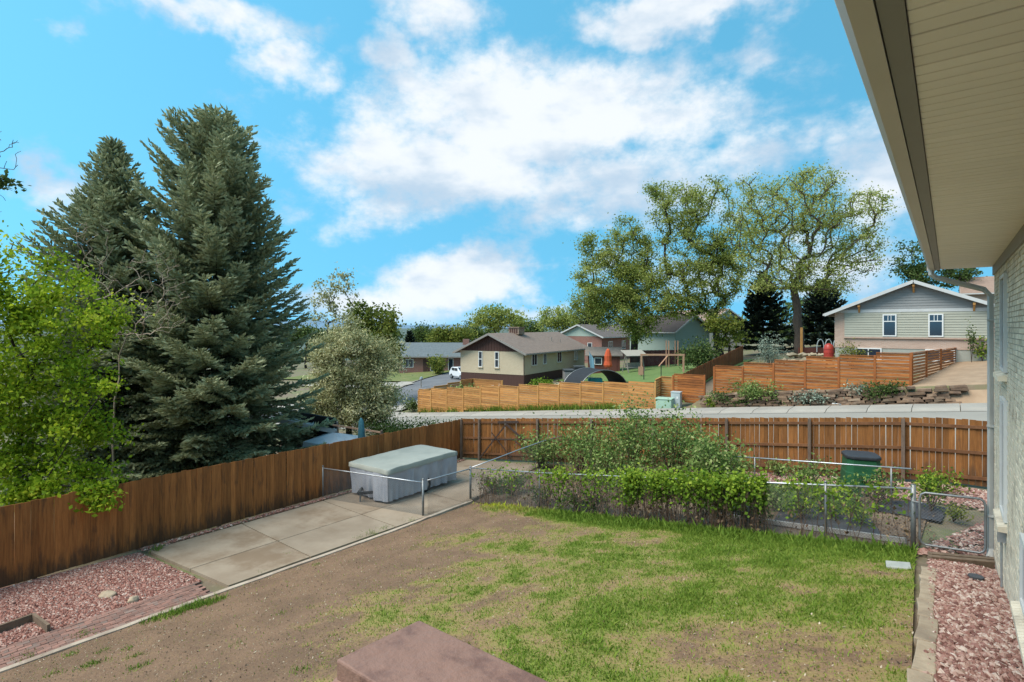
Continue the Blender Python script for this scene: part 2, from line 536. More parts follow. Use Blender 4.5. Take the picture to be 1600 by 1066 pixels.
def make_lawn():
    nu, nv = 150, 170
    m = bpy.data.materials.new('lawn_soil_and_thatch'); m.use_nodes = True
    nt, b = bsdf(m)
    at = nt.add('ShaderNodeAttribute', attribute_name='tint')
    geo = nt.add('ShaderNodeNewGeometry'); p = geo.outputs['Position']
    n2 = nt.noise(p, 7, 6, .7); n3 = nt.noise(p, 38, 4, .7)
    gv = nt.math('ADD', nt.math('ADD', at.outputs['Fac'], nt.math('MULTIPLY', nt.math('SUBTRACT', n2, .5), .6)), nt.math('MULTIPLY', nt.math('SUBTRACT', nt.noise(p, 26, 4, .7), .5), .7))
    soil = nt.mix(nt.ramp(nt.noise(p, 1.1, 5), .35, .65), (.235, .145, .092), (.18, .112, .072))
    soil = nt.mix(nt.math('MULTIPLY', nt.ramp(n3, .52, .68), .75), soil, (.11, .075, .05))
    soil = nt.mix(nt.math('MULTIPLY', nt.ramp(nt.noise(p, 60, 3), .60, .72), .6), soil, (.36, .29, .21))
    dry = nt.mix(nt.ramp(n3, .35, .65), (.42, .29, .13), (.30, .205, .09))
    green = nt.mix(nt.ramp(n3, .35, .65), (.14, .20, .032), (.20, .235, .05))
    c = nt.mix(nt.math('MULTIPLY', nt.ramp(gv, -.02, .42), .8), soil, dry)
    c = nt.mix(nt.math('MULTIPLY', nt.ramp(gv, .16, .72), .85), c, green)
    nt.put(b.inputs['Base Color'], c)
    b.inputs['Roughness'].default_value = .95; b.inputs['Specular IOR Level'].default_value = .1
    bp = nt.add('ShaderNodeBump'); bp.inputs['Strength'].default_value = .7; bp.inputs['Distance'].default_value = .03
    nt.put(bp.inputs['Height'], nt.math('ADD', n3, nt.noise(p, 14, 5, .7))); nt.l.new(bp.outputs[0], b.inputs['Normal'])
    mb = MB(); vs, fs = [], []
    for i in range(nu + 1):
        for j in range(nv + 1):
            u, v = LAWN(i / nu, j / nv)
            vs.append((u, v, g(u, v) + .02 + .012 * noise.noise(Vector((u * 2.2, v * 2.2, 1)))))
            mb.t.append(min(1, max(0, lawn_green(u, v))))
    fs = [(i * (nv + 1) + j, (i + 1) * (nv + 1) + j, (i + 1) * (nv + 1) + j + 1, i * (nv + 1) + j + 1) for i in range(nu) for j in range(nv)]
    t = mb.t; mb.t = []
    mb.add(vs, fs); mb.t = t
    tag(mb.build('lawn', m, smooth=True), kind='structure')

    # blades, standing where the lawn is green
    N = 520000
    ss, tt = nrg.random(N), nrg.random(N) ** .9
    keep, tint, hh = [], [], []
    for s_, t_ in zip(ss, tt):
        u, v = LAWN(s_, t_)
        if v < 1.5: continue
        gv = lawn_green(u, v)
        if nrg.random() < max(.02 + .16 * smooth((gv + .12) / .3), (gv - .16) * 1.35):
            edge = 13.75 + (u + 12.6) * (-1.3 / 12.1) - v
            lush = smooth(1 - edge / .9)
            keep.append((u, v, g(u, v) + .02)); hh.append((.018 + .018 * min(1, max(0, gv)) + .055 * lush) * math.exp(.35 * nrg.normal()))
            yel = smooth(1 - edge / .75) * smooth((-8.0 - u) / 3)
            tint.append(min(.99, max(0, .16 + .40 * nrg.random() + .42 * (1 - min(1, max(0, gv * 1.4))) * nrg.random() - .16 * lush + .75 * yel)))
    c = np.array(keep); h = np.array(hh); n = len(c)
    a = nrg.random(n) * 6.283
    lean = nrg.normal(size=(n, 2)) * .6
    w = np.stack([np.cos(a), np.sin(a), np.zeros(n)], 1) * (h * .16 + .003)[:, None]
    tip = c + np.stack([lean[:, 0] * h, lean[:, 1] * h, h * (.7 + .6 * nrg.random(n))], 1)
    q = np.empty((n, 3, 3)); q[:, 0] = c - w; q[:, 1] = c + w; q[:, 2] = tip
    gm = tintmat('grass_blades', [(0, (.075, .14, .016)), (.35, (.15, .24, .028)), (.65, (.27, .32, .055)), (.85, (.40, .34, .12)), (1, (.46, .52, .025))], transl=.3)
    tag(np_mesh('grass', q.reshape(-1, 3), 3, np.array(tint), gm), 'short patchy green grass growing on the sloping back lawn', 'grass', kind='stuff')
make_lawn()

def tuft(mb_list, u, v, n, spread, h, rg):
    for _ in range(n):
        x, y = u + rg.gauss(0, spread), v + rg.gauss(0, spread)
        z = g(x, y) + .01; a = rg.random() * 6.28; w = .006 + .1 * h * rg.random()
        k = h * (.5 + rg.random())
        mb_list.append(((x - math.cos(a) * w, y - math.sin(a) * w, z), (x + math.cos(a) * w, y + math.sin(a) * w, z),
                        (x + rg.gauss(0, .5) * k, y + rg.gauss(0, .5) * k, z + k)))

# crumbs, straw and twigs lying on the bare soil
def make_crumbs():
    pts = []; sz = []
    while len(pts) < 26000:
        u, v = LAWN(nrg.random(), nrg.random())
        if v < 1.5: continue
        if lawn_green(u, v) < .35 or nrg.random() < .2:
            pts.append((u, v, g(u, v) + .028)); sz.append(.012 + .03 * nrg.random() ** 3)
    q = leaf_quads(np.array(pts), np.array(sz), nrg, .45, up=2.5)
    cm = tintmat('soil_crumbs', [(0, (.06, .042, .03)), (.45, (.15, .105, .07)), (.7, (.30, .22, .14)), (1, (.52, .44, .32))], rough=.9)
    tag(np_mesh('soil_crumbs', q, 4, nrg.random(len(pts)), cm), 'straw, clods and crumbs scattered on the bare lawn soil', 'debris', kind='stuff')
make_crumbs()

# weeds along the slab and in the bare soil
def make_weeds():
    rg = random.Random(8); tri = []
    for (x, y, n, sp, h) in [(300, 950, 260, .13, .10), (270, 962, 260, .13, .09), (325, 945, 220, .12, .10), (240, 970, 160, .12, .08), (130, 995, 130, .10, .07),
                             (40, 1030, 110, .1, .07), (345, 937, 70, .06, .07), (408, 897, 40, .05, .05), (450, 868, 30, .05, .05), (145, 1040, 110, .1, .05), (215, 1045, 110, .1, .05),
                             (110, 1025, 70, .08, .05), (160, 1020, 60, .07, .05), (200, 1015, 40, .07, .05), (210, 1028, 50, .06, .05), (85, 1055, 60, .09, .05), (470, 1050, 60, .08, .05),
                             (580, 836, 120, .12, .08), (600, 828, 80, .1, .07), (560, 842, 80, .1, .06), (645, 815, 120, .14, .06), (495, 884, 40, .06, .05), (440, 960, 30, .07, .04), (370, 1010, 40, .08, .04),
                             (245, 862, 60, .06, .13), (1065, 985, 60, .12, .05)]:
        p = G(x, y); tuft(tri, p.x, p.y, n, sp, h, rg)
    v = np.array(tri).reshape(-1, 3)
    tag(np_mesh('weeds', v, 3, nrg.random(len(tri)) * .6, bpy.data.materials['grass_blades']), 'tufts of weeds growing along the slab edge and bare soil', 'weeds', kind='stuff')
make_weeds()

# ------------------------------------------------------------------ concrete slab with joints, kerb, brick path, gravel beds
def slab_piece(mb, c, th=.09, gap=.02, lift=.05):
    """one cast panel from four plan corners"""
    cx = sum(p[0] for p in c) / 4; cy = sum(p[1] for p in c) / 4
    q = []
    for p in c:
        dx, dy = p[0] - cx, p[1] - cy; L = math.hypot(dx, dy)
        q.append((p[0] - dx / L * gap, p[1] - dy / L * gap))
    top = [(x, y, g(x, y) + lift) for x, y in q]; bot = [(x, y, g(x, y) + lift - th) for x, y in q]
    mb.add(bot + top, [(0, 3, 2, 1), (4, 5, 6, 7), (0, 1, 5, 4), (1, 2, 6, 5), (2, 3, 7, 6), (3, 0, 4, 7)])

slab = empty('concrete_slab', (-14.5, 12, 0)); tag(slab, kind='structure')
INV = Matrix.Translation(Vector((14.5, -12, 0)))
def child_build(mb, name, m, parent, **kw):
    o = mb.build(name, m, parent, **kw)
    o.matrix_parent_inverse = Matrix.Translation(-parent.location)
    return o
vj = [5.1, 7.6, 10.4, 13.4, 16.0, 18.0]
for i in range(5):
    for (ua, ub) in ((0, .56), (.56, 1)):
        def cu(t, v): return (-16.22 - .062 * (v - 5)) * (1 - t) + (-12.62 - .018 * (v - 5)) * t
        a, b2 = vj[i], vj[i + 1]
        dl = .45 if i == 0 else 0
        mb = MB(); slab_piece(mb, [(cu(ua, a), a + dl * ua), (cu(ub, a), a + dl * ub), (cu(ub, b2), b2), (cu(ua, b2), b2)])
        child_build(mb, 'slab_panel', M_CONC, slab)

M_KERB = mat('mortar_kerb', (.47, .38, .29), (.36, .27, .20), scale=2.5, dark=(.22, .16, .12), dark_amt=.6, dark_scale=1.2, bump=.4, bscale=18, rough=.9)
kerb = MB()
pts = [(-12.33, 1.0), (-12.36, 3.2), (-12.45, 5.3), (-12.50, 8.0), (-12.56, 10.5), (-12.66, 11.7), (-12.78, 13.75)]
for i in range(len(pts) - 1):
    for k in range(6):
        a = lerp2(pts[i], pts[i + 1], k / 6); b2 = lerp2(pts[i], pts[i + 1], (k + 1) / 6)
        j0 = .012 * noise.noise(Vector((a[1] * 3, 0, 0))); j1 = .012 * noise.noise(Vector((b2[1] * 3, 0, 0)))
        vs = []
        for (q, jj) in ((a, j0), (b2, j1)):
            z = g(*q)
            vs += [(q[0] - .055 + jj, q[1], z - .05), (q[0] - .05 + jj, q[1], z + .062 + jj), (q[0] + .05 - jj, q[1], z + .055 + jj), (q[0] + .06 - jj, q[1], z - .05)]
        kerb.add(vs, [(0, 1, 5, 4), (1, 2, 6, 5), (2, 3, 7, 6)])
tag(kerb.build('lawn_kerb', M_KERB), kind='structure')

# brick path beside the gravel, individual pavers
path = empty('brick_path', (-13, 2, g(-13, 2))); tag(path, kind='structure')
M_PAVER = mat('old_paver', (.27, .135, .10), (.20, .12, .095), scale=7, dark=(.19, .15, .125), dark_amt=.8, dark_scale=3, bump=.3, bscale=30, rough=.9, piece=.22)
pv = MB(); pv.box((-.045, -.098, -.03), (.045, .098, .03)); pv0 = pv.build('brick', M_PAVER, bevel=.006)
first = True
for row in range(9):
    for k in range(21):
        v = 1.05 + k * .203 + (row % 2) * .1
        u = -12.50 - row * .094 - .004 * k
        if v > 5.15: continue
        o = pv0 if first else pv0.copy()
        if not first: COL.objects.link(o)
        first = False
        o.name = 'brick'; o.parent = path
        o.location = (u - path.location.x, v - path.location.y, g(u, v) + .012 + .012 * rnd.random() - path.location.z)
        o.rotation_euler = (rnd.gauss(0, .02), rnd.gauss(0, .02), rnd.gauss(0, .03))

def stones(name, label, inside, box, n, size, m, seed, lift=.0, flat=.7):
    rg = random.Random(seed); mb = MB(); k = 0
    while k < n:
        u = box[0] + rg.random() * (box[1] - box[0]); v = box[2] + rg.random() * (box[3] - box[2])
        if not inside(u, v): continue
        s_ = size * (.6 + .8 * rg.random())
        mb.rock((u, v, g(u, v) + lift + s_ * .25 + .02 * rg.random()), s_, rg, flat, tint=rg.random()); k += 1
    return tag(mb.build(name, m), label, 'gravel', kind='stuff')

M_PINK = tintmat('pink_crushed_rock', [(0, (.16, .06, .045)), (.3, (.27, .115, .085)), (.6, (.35, .17, .13)), (.85, (.42, .26, .205)), (1, (.52, .40, .33))], rough=.85, bump=.2)
M_PINKBED = mat('pink_gravel_bed', (.30, .14, .11), (.20, .09, .07), scale=14, bump=.6, bscale=30, rough=.95)
sheet('gravel_bed', M_PINKBED, quadmap((-16.5, 0.3), (-13.36, 0.3), (-13.36, 5.0), (-16.4, 4.95)), 12, 16, .012)
stones('pink_gravel', 'pink crushed rock bed between brick path and left fence', lambda u, v: u < -13.38 and u > -16.35 and v < 4.98 + (u + 16.2) * .12, (-16.4, -13.0, 0.4, 5.5), 25000, .027, M_PINK, 1)
stones('edge_gravel', 'thin line of red stones along the foot of left fence', lambda u, v: abs(u - (-16.36 - .066 * (v - 5))) < .10, (-17.6, -16.2, 5.0, 18), 1300, .034, M_PINK, 2, lift=.04)
M_MAUVE = tintmat('mauve_river_rock', [(0, (.14, .065, .052)), (.3, (.26, .13, .105)), (.55, (.34, .20, .16)), (.8, (.42, .29, .235)), (1, (.55, .45, .38))], rough=.8, bump=.15)
sheet('rock_strip', M_PINKBED, quadmap((-.10, 2), (.64, 2), (.64, 12.2), (-.25, 12.0)), 6, 24, .012)
stones('mauve_rock', 'mauve landscaping rock filling the strip beside brick house', lambda u, v: u > -.06 - .016 * v and u < .64, (-.3, .64, 3.2, 12.1), 9500, .031, M_MAUVE, 3)
sheet('rock_yard', M_PINKBED, quadmap((-3.2, 17.4), (3, 17.0), (3, 19.4), (-9, 19.2)), 12, 6, .012)
stones('back_rock', 'pinkish rock spread in front of the back fence and beyond gate', lambda u, v: v > 16.9 - .12 * u or u > -.45 + .35 * (v - 12.6), (-9, 2.2, 12.3, 19.3), 7500, .045, M_MAUVE, 4)

sheet('garden_bed', M_SOIL, quadmap((-12.75, 13.85), (-.45, 12.6), (-.3, 17.2), (-12.9, 18.0)), 24, 12, .004)
# flagstone edging by the rock strip
edging = empty('stone_edging', (-.15, 6, g(-.15, 6)), label='row of tan flagstones edging the lawn beside rock strip', cat='edging')
M_FLAG = mat('tan_flagstone', (.42, .33, .23), (.33, .25, .17), scale=5, dark=(.20, .15, .11), dark_amt=.5, dark_scale=2.5, bump=.4, bscale=24, rough=.9, piece=.12)
v = 3.0
while v < 10.9:
    L = .55 + .35 * rnd.random(); u0 = -.085 - .0145 * v
    w = .085 + .02 * rnd.random()
    mb = MB()
    poly = [(-w, 0), (-w * .9, L * .5), (-w, L - .02), (w * .9, L - .015), (w, L * .4), (w * .92, 0.01)]
    poly = [(a + rnd.gauss(0, .008), b2) for a, b2 in poly]
    z0 = g(u0, v + L / 2)
    sl = (g(u0, v + L) - g(u0, v)) / L
    n = len(poly)
    mb.add([(x, y, -.1 + sl * y) for x, y in poly] + [(x, y, .045 + sl * y) for x, y in poly], [tuple(range(n))[::-1], tuple(range(n, 2 * n))] + [(i, (i + 1) % n, n + (i + 1) % n, n + i) for i in range(n)])
    o = mb.build('stone', M_FLAG, edging, bevel=.012)
    o.location = (u0 - edging.location.x, v - edging.location.y, g(u0, v) - edging.location.z); o.rotation_euler = (0, 0, rnd.gauss(.02, .03))
    v += L
# loose stones, stepping stone, timber edging
def rock_thing(name, label, cat, p, s, m, seed):
    mb = MB(); rg = random.Random(seed)
    import bmesh
    bm = bmesh.new(); bmesh.ops.create_icosphere(bm, subdivisions=3, radius=1)
    for w in bm.verts:
        k = 1 + .35 * noise.noise(w.co * 1.3 + Vector((seed, 0, 0)))
        w.co = Vector((w.co.x * s[0] * k, w.co.y * s[1] * k, w.co.z * s[2] * k))
    me = bpy.data.meshes.new(name); bm.to_mesh(me); bm.free(); me.materials.append(m)
    me.polygons.foreach_set('use_smooth', [True] * len(me.polygons))
    o = bpy.data.objects.new(name, me); COL.objects.link(o)
    o.location = (p.x, p.y, p.z + s[2] * .55); o.rotation_euler = (0, 0, rg.random() * 3)
    return tag(o, label, cat)
M_ROCK = mat('tan_rock', (.44, .34, .23), (.33, .25, .17), scale=4, bump=.4, rough=.9)
rock_thing('rock', 'larger flat tan rock lying on the pink gravel', 'rock', G(167, 932), (.19, .12, .07), M_ROCK, 1)
rock_thing('rock', 'smaller rounded tan rock at the edge of pink gravel', 'rock', G(208, 941), (.12, .09, .08), M_ROCK, 6)
p = G(1404, 888)
mb = MB(); mb.box((-.17, -.17, -.04), (.17, .17, .045))
o = mb.build('stepping_stone', mat('pale_concrete_paver', (.36, .37, .33), (.30, .31, .28), scale=6, bump=.15, rough=.85), bevel=.012)
o.location = (p.x, p.y, p.z + .02); o.rotation_euler = (R(-4), R(-8), R(6)); tag(o, 'square pale concrete stepping stone in the lawn corner', 'stepping stone')
M_TIMBER = mat('weathered_timber', (.20, .14, .095), (.13, .09, .06), scale=5, stretch=(1, 1, 1), bump=.3, rough=.9)
tb = empty('timber_edging', G(1500, 880), label='two weathered timbers laid on the rock at the garden gate', cat='timber')
for k, dv in ((0, 0), (1, -.16)):
    a, b2 = G(1452, 873), G(1556, 884)
    mb = MB(); mb.bar((a.x, a.y + dv, a.z + .05), (b2.x, b2.y + dv, b2.z + .07), .1, .12)
    child_build(mb, 'timber', M_TIMBER, tb, bevel=.008)
bx = empty('timber_bed', G(70, 988), label='low dark timber frame at the near end of pink gravel', cat='garden bed')
a, b2, c = G(-60, 1012), G(52, 972), G(76, 990)
for (q, r) in ((a, b2), (b2, c)):
    mb = MB(); mb.bar((q.x, q.y, q.z + .07), (r.x, r.y, r.z + .07), .05, .2); child_build(mb, 'plank', M_TIMBER, bx)
mb = MB(); mb.prism([(math.cos(k * .785) * .1, math.sin(k * .785) * .1) for k in range(8)], .03)
o = mb.build('drain_cover', mat('dark_drain', (.08, .08, .085), (.06, .06, .06), rough=.6)); o.location = G(1525, 908); o.location.z += .05
tag(o, 'small round dark drain cover set in the mauve rock', 'drain cover')

# ------------------------------------------------------------------ street and pavements beyond the back fence
sheet('street', mat('pale_concrete_road', (.29, .265, .225), (.25, .23, .195), scale=.5, bump=.1, rough=.9), quadmap((-120, 20.9), (60, 20.9), (60, 28.3), (-120, 28.3)), 90, 8, .01)
walk = empty('sidewalk', (-10, 29, zs(-10))); tag(walk, kind='structure')
for k in range(46):
    u0 = -62 + k * 1.6
    mb = MB()
    def walkz(u, v): return g(u, v)
    vs = []
    for u in (u0 + .012, u0 + 1.588):
        for (v, dz) in ((28.3, .02), (28.62, .035), (28.85, .11), (29.1, .125), (30.15, .14), (30.15, -.1)):
            vs.append((u, v, zs(u) + dz))
    mb.add(vs, [(i, i + 6, i + 7, i + 1) for i in range(5)])
    child_build(mb, 'walk_slab', M_WALK, walk)
# cross street on the left, bending away
def bend(t):
    xs = [0, .25, .5, .75, 1]
    return (interp(t, xs, [-43, -43.5, -45, -53, -72]), interp(t, xs, [18, 30, 42, 56, 74]))
def road_fn(w0, w1):
    def fn(s, t):
        a = bend(max(0, t - .02)); b2 = bend(min(1, t + .02)); p = bend(t)
        dx, dy = b2[0] - a[0], b2[1] - a[1]; L = math.hypot(dx, dy)
        w = w0 + (w1 - w0) * s
        return (p[0] + dy / L * w, p[1] - dx / L * w)
    return fn
sheet('side_street', M_ASPH, road_fn(-4.2, 4.2), 8, 50, .05)
sheet('side_pavement', M_WALK, road_fn(-6.4, -4.25), 3, 50, .14)
sheet('near_pavement', M_WALK, road_fn(4.25, 6.2), 3, 50, .14)
sheet('driveway', M_WALK, quadmap((-70, 40), (-49.8, 40), (-50.2, 44), (-70, 44)), 14, 4, .17)
sheet('front_lawn', M_TURF, quadmap((-85, 45), (-52, 45), (-60, 62), (-90, 66)), 20, 12, .15)
sheet('back_lawn', mat('green_turf', (.13, .19, .06), (.10, .16, .045), scale=1.2, bump=.4, bscale=14, rough=.95), quadmap((-32, 47), (-14, 40), (-16, 61), (-34, 62)), 16, 16, .06)
sheet('dirt_slope', mat('bare_dirt', (.36, .25, .16), (.28, .19, .12), scale=1.5, bump=.5, bscale=8, rough=.95), quadmap((-1.6, 30.4), (12, 30.4), (12, 45), (-.4, 45)), 16, 40, .015)

# ------------------------------------------------------------------ timber fences of our yard
def cedar(name, a, b, stain, amt=.7, piece=.26, sx=14):
    """stained boards: grain along z, dark weather stain in blotches that reach up from the foot"""
    m = bpy.data.materials.new(name); m.use_nodes = True
    nt, bs = bsdf(m)
    tc = nt.add('ShaderNodeTexCoord'); oi = nt.add('ShaderNodeObjectInfo')
    cmb = nt.add('ShaderNodeCombineXYZ')
    off = nt.math('MULTIPLY', oi.outputs['Random'], 41.0)
    nt.l.new(off, cmb.inputs[0]); nt.l.new(off, cmb.inputs[1]); nt.l.new(off, cmb.inputs[2])
    p = nt.vmath('ADD', tc.outputs['Object'], cmb.outputs[0])
    grain = nt.noise(nt.vmath('MULTIPLY', p, (sx, sx, .9)), 2.2, 6, .65)
    c = nt.mix(nt.ramp(grain, .32, .68), a, b)
    sep = nt.add('ShaderNodeSeparateXYZ'); nt.l.new(tc.outputs['Object'], sep.inputs[0])
    blot = nt.noise(nt.vmath('MULTIPLY', p, (5, 5, 1.1)), 1.2, 5, .65)
    foot = nt.math('MULTIPLY', nt.ramp(nt.math('ADD', sep.outputs[2], nt.math('MULTIPLY', nt.math('SUBTRACT', blot, .5), -2.2)), .62, -.05), .8)
    f = nt.math('MAXIMUM', nt.math('MULTIPLY', nt.ramp(blot, .52, .74), amt), foot)
    c = nt.mix(f, c, stain)
    hs = nt.add('ShaderNodeHueSaturation')
    nt.put(hs.inputs['Value'], nt.math('ADD', 1 - piece, nt.math('MULTIPLY', oi.outputs['Random'], 2 * piece)))
    nt.put(hs.inputs['Color'], c)
    nt.put(bs.inputs['Base Color'], hs.outputs[0])
    bs.inputs['Roughness'].default_value = .75; bs.inputs['Specular IOR Level'].default_value = .25
    bp = nt.add('ShaderNodeBump'); bp.inputs['Strength'].default_value = .25; bp.inputs['Distance'].default_value = .01
    nt.put(bp.inputs['Height'], grain); nt.l.new(bp.outputs[0], bs.inputs['Normal'])
    return m
M_CEDAR = cedar('stained_cedar', (.40, .145, .040), (.27, .094, .026), (.065, .036, .022))
M_CEDAR2 = cedar('stained_cedar_rear', (.285, .118, .033), (.19, .076, .022), (.085, .048, .026), amt=.55)
M_POSTW = mat('grey_brown_post', (.19, .135, .10), (.13, .09, .065), scale=4, stretch=(6, 6, .8), bump=.2, rough=.85, piece=.1)
M_RAIL = mat('stained_rail', (.21, .095, .04), (.14, .062, .028), scale=3, bump=.15, rough=.8, piece=.1)

FL0, FL1 = (-16.29, 0.6), (-17.62, 18.15)           # left fence, near and far end
FB0, FB1 = (-17.62, 18.2), (1.9, 19.75)             # back fence, left and right end

def board_fence(name, label, a, b, m, h, w=.138, gap=.006, th=.018, off=0.0, lift=.04, top_jit=.008):
    L = math.hypot(b[0] - a[0], b[1] - a[1])
    rz = math.atan2(b[1] - a[1], b[0] - a[0])
    root = empty(name, (a[0], a[1], g(*a)), 0, label, 'fence')
    bm_ = MB(); bm_.prism([(-w / 2, 0), (w / 2, 0), (w / 2, h - .0), (-w / 2, h)], (-th / 2, th / 2), axis='y')
    proto = bm_.build('board', m, root)
    n = int(L / (w + gap)); first = True
    nx, ny = -math.sin(rz), math.cos(rz)
    for i in range(n):
        t = (i + .5) / n
        x, y = lerp2(a, b, t)
        jit = rnd.gauss(0, .004)
        x += nx * (off + jit); y += ny * (off + jit)
        o = proto if first else proto.copy()
        if not first: COL.objects.link(o)
        first = False
        o.name = 'board'; o.parent = root
        o.location = (x - a[0], y - a[1], g(x, y) + lift - root.location.z + rnd.gauss(0, .003))
        o.rotation_euler = (rnd.gauss(0, .004), rnd.gauss(0, .004), rz + rnd.gauss(0, .008))
        o.scale = (1, 1, 1 + rnd.gauss(0, top_jit / 2))
    return root, rz, (nx, ny)

lf, rz, nn = board_fence('board_fence', 'tall orange stained board fence along the left side of slab', FL0, FL1, M_CEDAR, 1.80, gap=.002, lift=.03)
for k in range(9):      # posts and rails on the neighbour's side
    t = (k + .1) / 8.3
    x, y = lerp2(FL0, FL1, min(t, 1)); x += nn[0] * .09; y += nn[1] * .09
    mb = MB(); mb.box((-.045, -.045, 0), (.045, .045, 1.78)); o = mb.build('post', M_POSTW, lf)
    o.location = (x - FL0[0], y - FL0[1], g(x, y) - lf.location.z - .05); o.rotation_euler = (0, 0, rz)

bf, rz, nn = board_fence('back_fence', 'orange stained board fence with rails across the back of yard', FB0, FB1, M_CEDAR2, 1.80, gap=.007, off=.05, lift=.05)
cols = [717, 750, 841, 925, 1021, 1136, 1265, 1411, 1560]
tp = [max(0.004, min(.99, on_line(FB0, FB1, x))) for x in cols]
for i, t in enumerate(tp):
    x, y = lerp2(FB0, FB1, t); x -= nn[0] * .06; y -= nn[1] * .06
    mb = MB(); mb.box((-.045, -.045, -.1), (.045, .045, 1.83)); o = mb.build('post', M_POSTW, bf, bevel=.006)
    o.location = (x - FB0[0], y - FB0[1], g(x, y) - bf.location.z); o.rotation_euler = (0, 0, rz + rnd.gauss(0, .02))
    if i + 1 < len(tp):
        x2, y2 = lerp2(FB0, FB1, tp[i + 1]); x2 -= nn[0] * .06; y2 -= nn[1] * .06
        for zz, hh in ((.28, .085), (.98, .085), (1.68, .085)):
            mb = MB()
            A = Vector((x + nn[0] * .075, y + nn[1] * .075, g(x, y) + zz)); B = Vector((x2 + nn[0] * .075, y2 + nn[1] * .075, g(x2, y2) + zz))
            d = (B - A).normalized()
            mb.bar(A + d * .05, B - d * .05, .038, hh)
            child_build(mb, 'rail', M_RAIL, bf)
# the old gate frame with its crossed braces
M_BRACE = mat('dark_gate_steel', (.075, .05, .04), (.05, .035, .03), rough=.6)
gt = empty('drive_gate', (FB0[0], FB0[1], g(*FB0)), label='dark braced gate frame on the back fence beside trailer', cat='gate')
def bfp(x, h, out=.10):
    t = on_line(FB0, FB1, x); q = lerp2(FB0, FB1, t)
    return Vector((q[0] - nn[0] * out, q[1] - nn[1] * out, g(*q) + h))
for (x0, h0, x1, h1, w_, nm) in ((752, .1, 793, 1.62, .05, 'brace'), (793, 1.62, 816, 1.05, .09, 'brace'), (768, .95, 838, .97, .05, 'cross_bar'), (770, 1.25, 800, .2, .03, 'brace'), (794, .1, 794, .95, .05, 'upright'), (806, .9, 838, .25, .03, 'brace'), (780, 1.70, 812, 1.72, .10, 'bracket')):
    mb = MB(); mb.bar(bfp(x0, h0), bfp(x1, h1), .035, w_); child_build(mb, nm, M_BRACE if nm != 'upright' else M_RAIL, gt)

# ------------------------------------------------------------------ chain link
M_GALV = mat('galvanised_pipe', (.50, .51, .52), (.40, .41, .42), scale=8, metal=.75, rough=.42, dark=(.20, .19, .18), dark_amt=.3)
M_GALVD = mat('dull_galvanised_post', (.27, .28, .28), (.20, .21, .21), scale=8, metal=.6, rough=.5)
M_WIRE = mat('galvanised_wire', (.13, .135, .14), (.10, .105, .11), metal=.2, rough=.6)

def link_mesh(mb, a, b, h, s=.057, r=.0022, z0=.05, zt=None):
    """diamond wire between plan points a and b: two families of slanting wires clipped to the panel"""
    L = math.hypot(b[0] - a[0], b[1] - a[1])
    def pt(t, z):
        q = lerp2(a, b, t / L); return Vector((q[0], q[1], g(*q) + z0 + z))
    k = -h
    while k < L:
        for sgn in (1, -1):
            t0, t1 = (k, k + h) if sgn > 0 else (k + h, k)
            zA, zB = 0.0, h
            # clip to 0..L
            pts = []
            for (t, z) in ((t0, zA), (t1, zB)):
                if t < 0: z = zA + (zB - zA) * (0 - t0) / (t1 - t0); t = 0
                if t > L: z = zA + (zB - zA) * (L - t0) / (t1 - t0); t = L
                pts.append((t, z))
            if abs(pts[0][0] - pts[1][0]) > .02:
                mb.tube([pt(*pts[0]), pt(*pts[1])], r, 3, caps=False)
        k += s

def chain_fence(name, label, plan, h=1.1, posts=None, top=True, big=.03, gate=False, cat='fence'):
    root = empty(name, (plan[0][0], plan[0][1], g(*plan[0])), 0, label, cat)
    wm = MB()
    for a, b in zip(plan, plan[1:]):
        link_mesh(wm, a, b, h - .05)
        if top:
            rm = MB(); n = 4
            rm.tube([(*lerp2(a, b, i / n), g(*lerp2(a, b, i / n)) + h + .02) for i in range(n + 1)], .021, 8)
            child_build(rm, 'top_rail', M_GALV, root, smooth=True)
    o = child_build(wm, 'wire_mesh', M_WIRE, root); o['kind'] = 'stuff'
    for q in (posts or plan):
        pm = MB(); z = g(*q)
        pm.tube([(q[0], q[1], z - .1), (q[0], q[1], z + h + .07)], big, 10)
        pm.tube([(q[0], q[1], z + h + .07), (q[0], q[1], z + h + .10), (q[0], q[1], z + h + .12)], [big * 1.15, big * .9, big * .2], 10)
        child_build(pm, 'post', M_GALVD, root, smooth=True)
    return root

def g2(x, y):
    p = G(x, y); return (p.x, p.y)
CA = g2(503, 780); CB = g2(661, 808); CC = g2(735, 783); CD = g2(1427, 858)
CB2 = g2(668, 806)
# double drive gate across the slab, one leaf
chain_fence('slab_gate', 'long chain link gate leaf across the concrete slab', [(CA[0] + .06, CA[1]), (CB[0] - .02, CB[1])], h=1.06, posts=[(CA[0] + .06, CA[1])], big=.022, cat='gate')
chain_fence('link_fence', 'short chain link panel between gate post and corner post', [CB2, CC], h=1.1, posts=[CB, CC], big=.038)
mids = [lerp2(CC, CD, on_line(CC, CD, x)) for x in (843, 977, 1075, 1170, 1290)]
chain_fence('garden_fence', 'long chain link fence between lawn and garden with vines', [CC, CD], h=1.12, posts=mids + [CD], big=.026)
mb = MB(); mb.tube([(CD[0], CD[1], g(*CD) - .1), (CD[0], CD[1], g(*CD) + 1.22)], .042, 12)
o = mb.build('gate_post', M_GALVD, smooth=True); tag(o, 'thick grey steel post beside the small garden gate', 'post')
# return run going back to the rear fence, behind the bushes
e1 = g2(735, 783); e2 = (-13.3, 18.0)
q2 = P(888, 689, 22.5); e2 = (q2.x, q2.y)
chain_fence('return_fence', 'chain link run with bright rail climbing behind the bushes', [CC, e2], h=1.12, posts=[e2], big=.03)
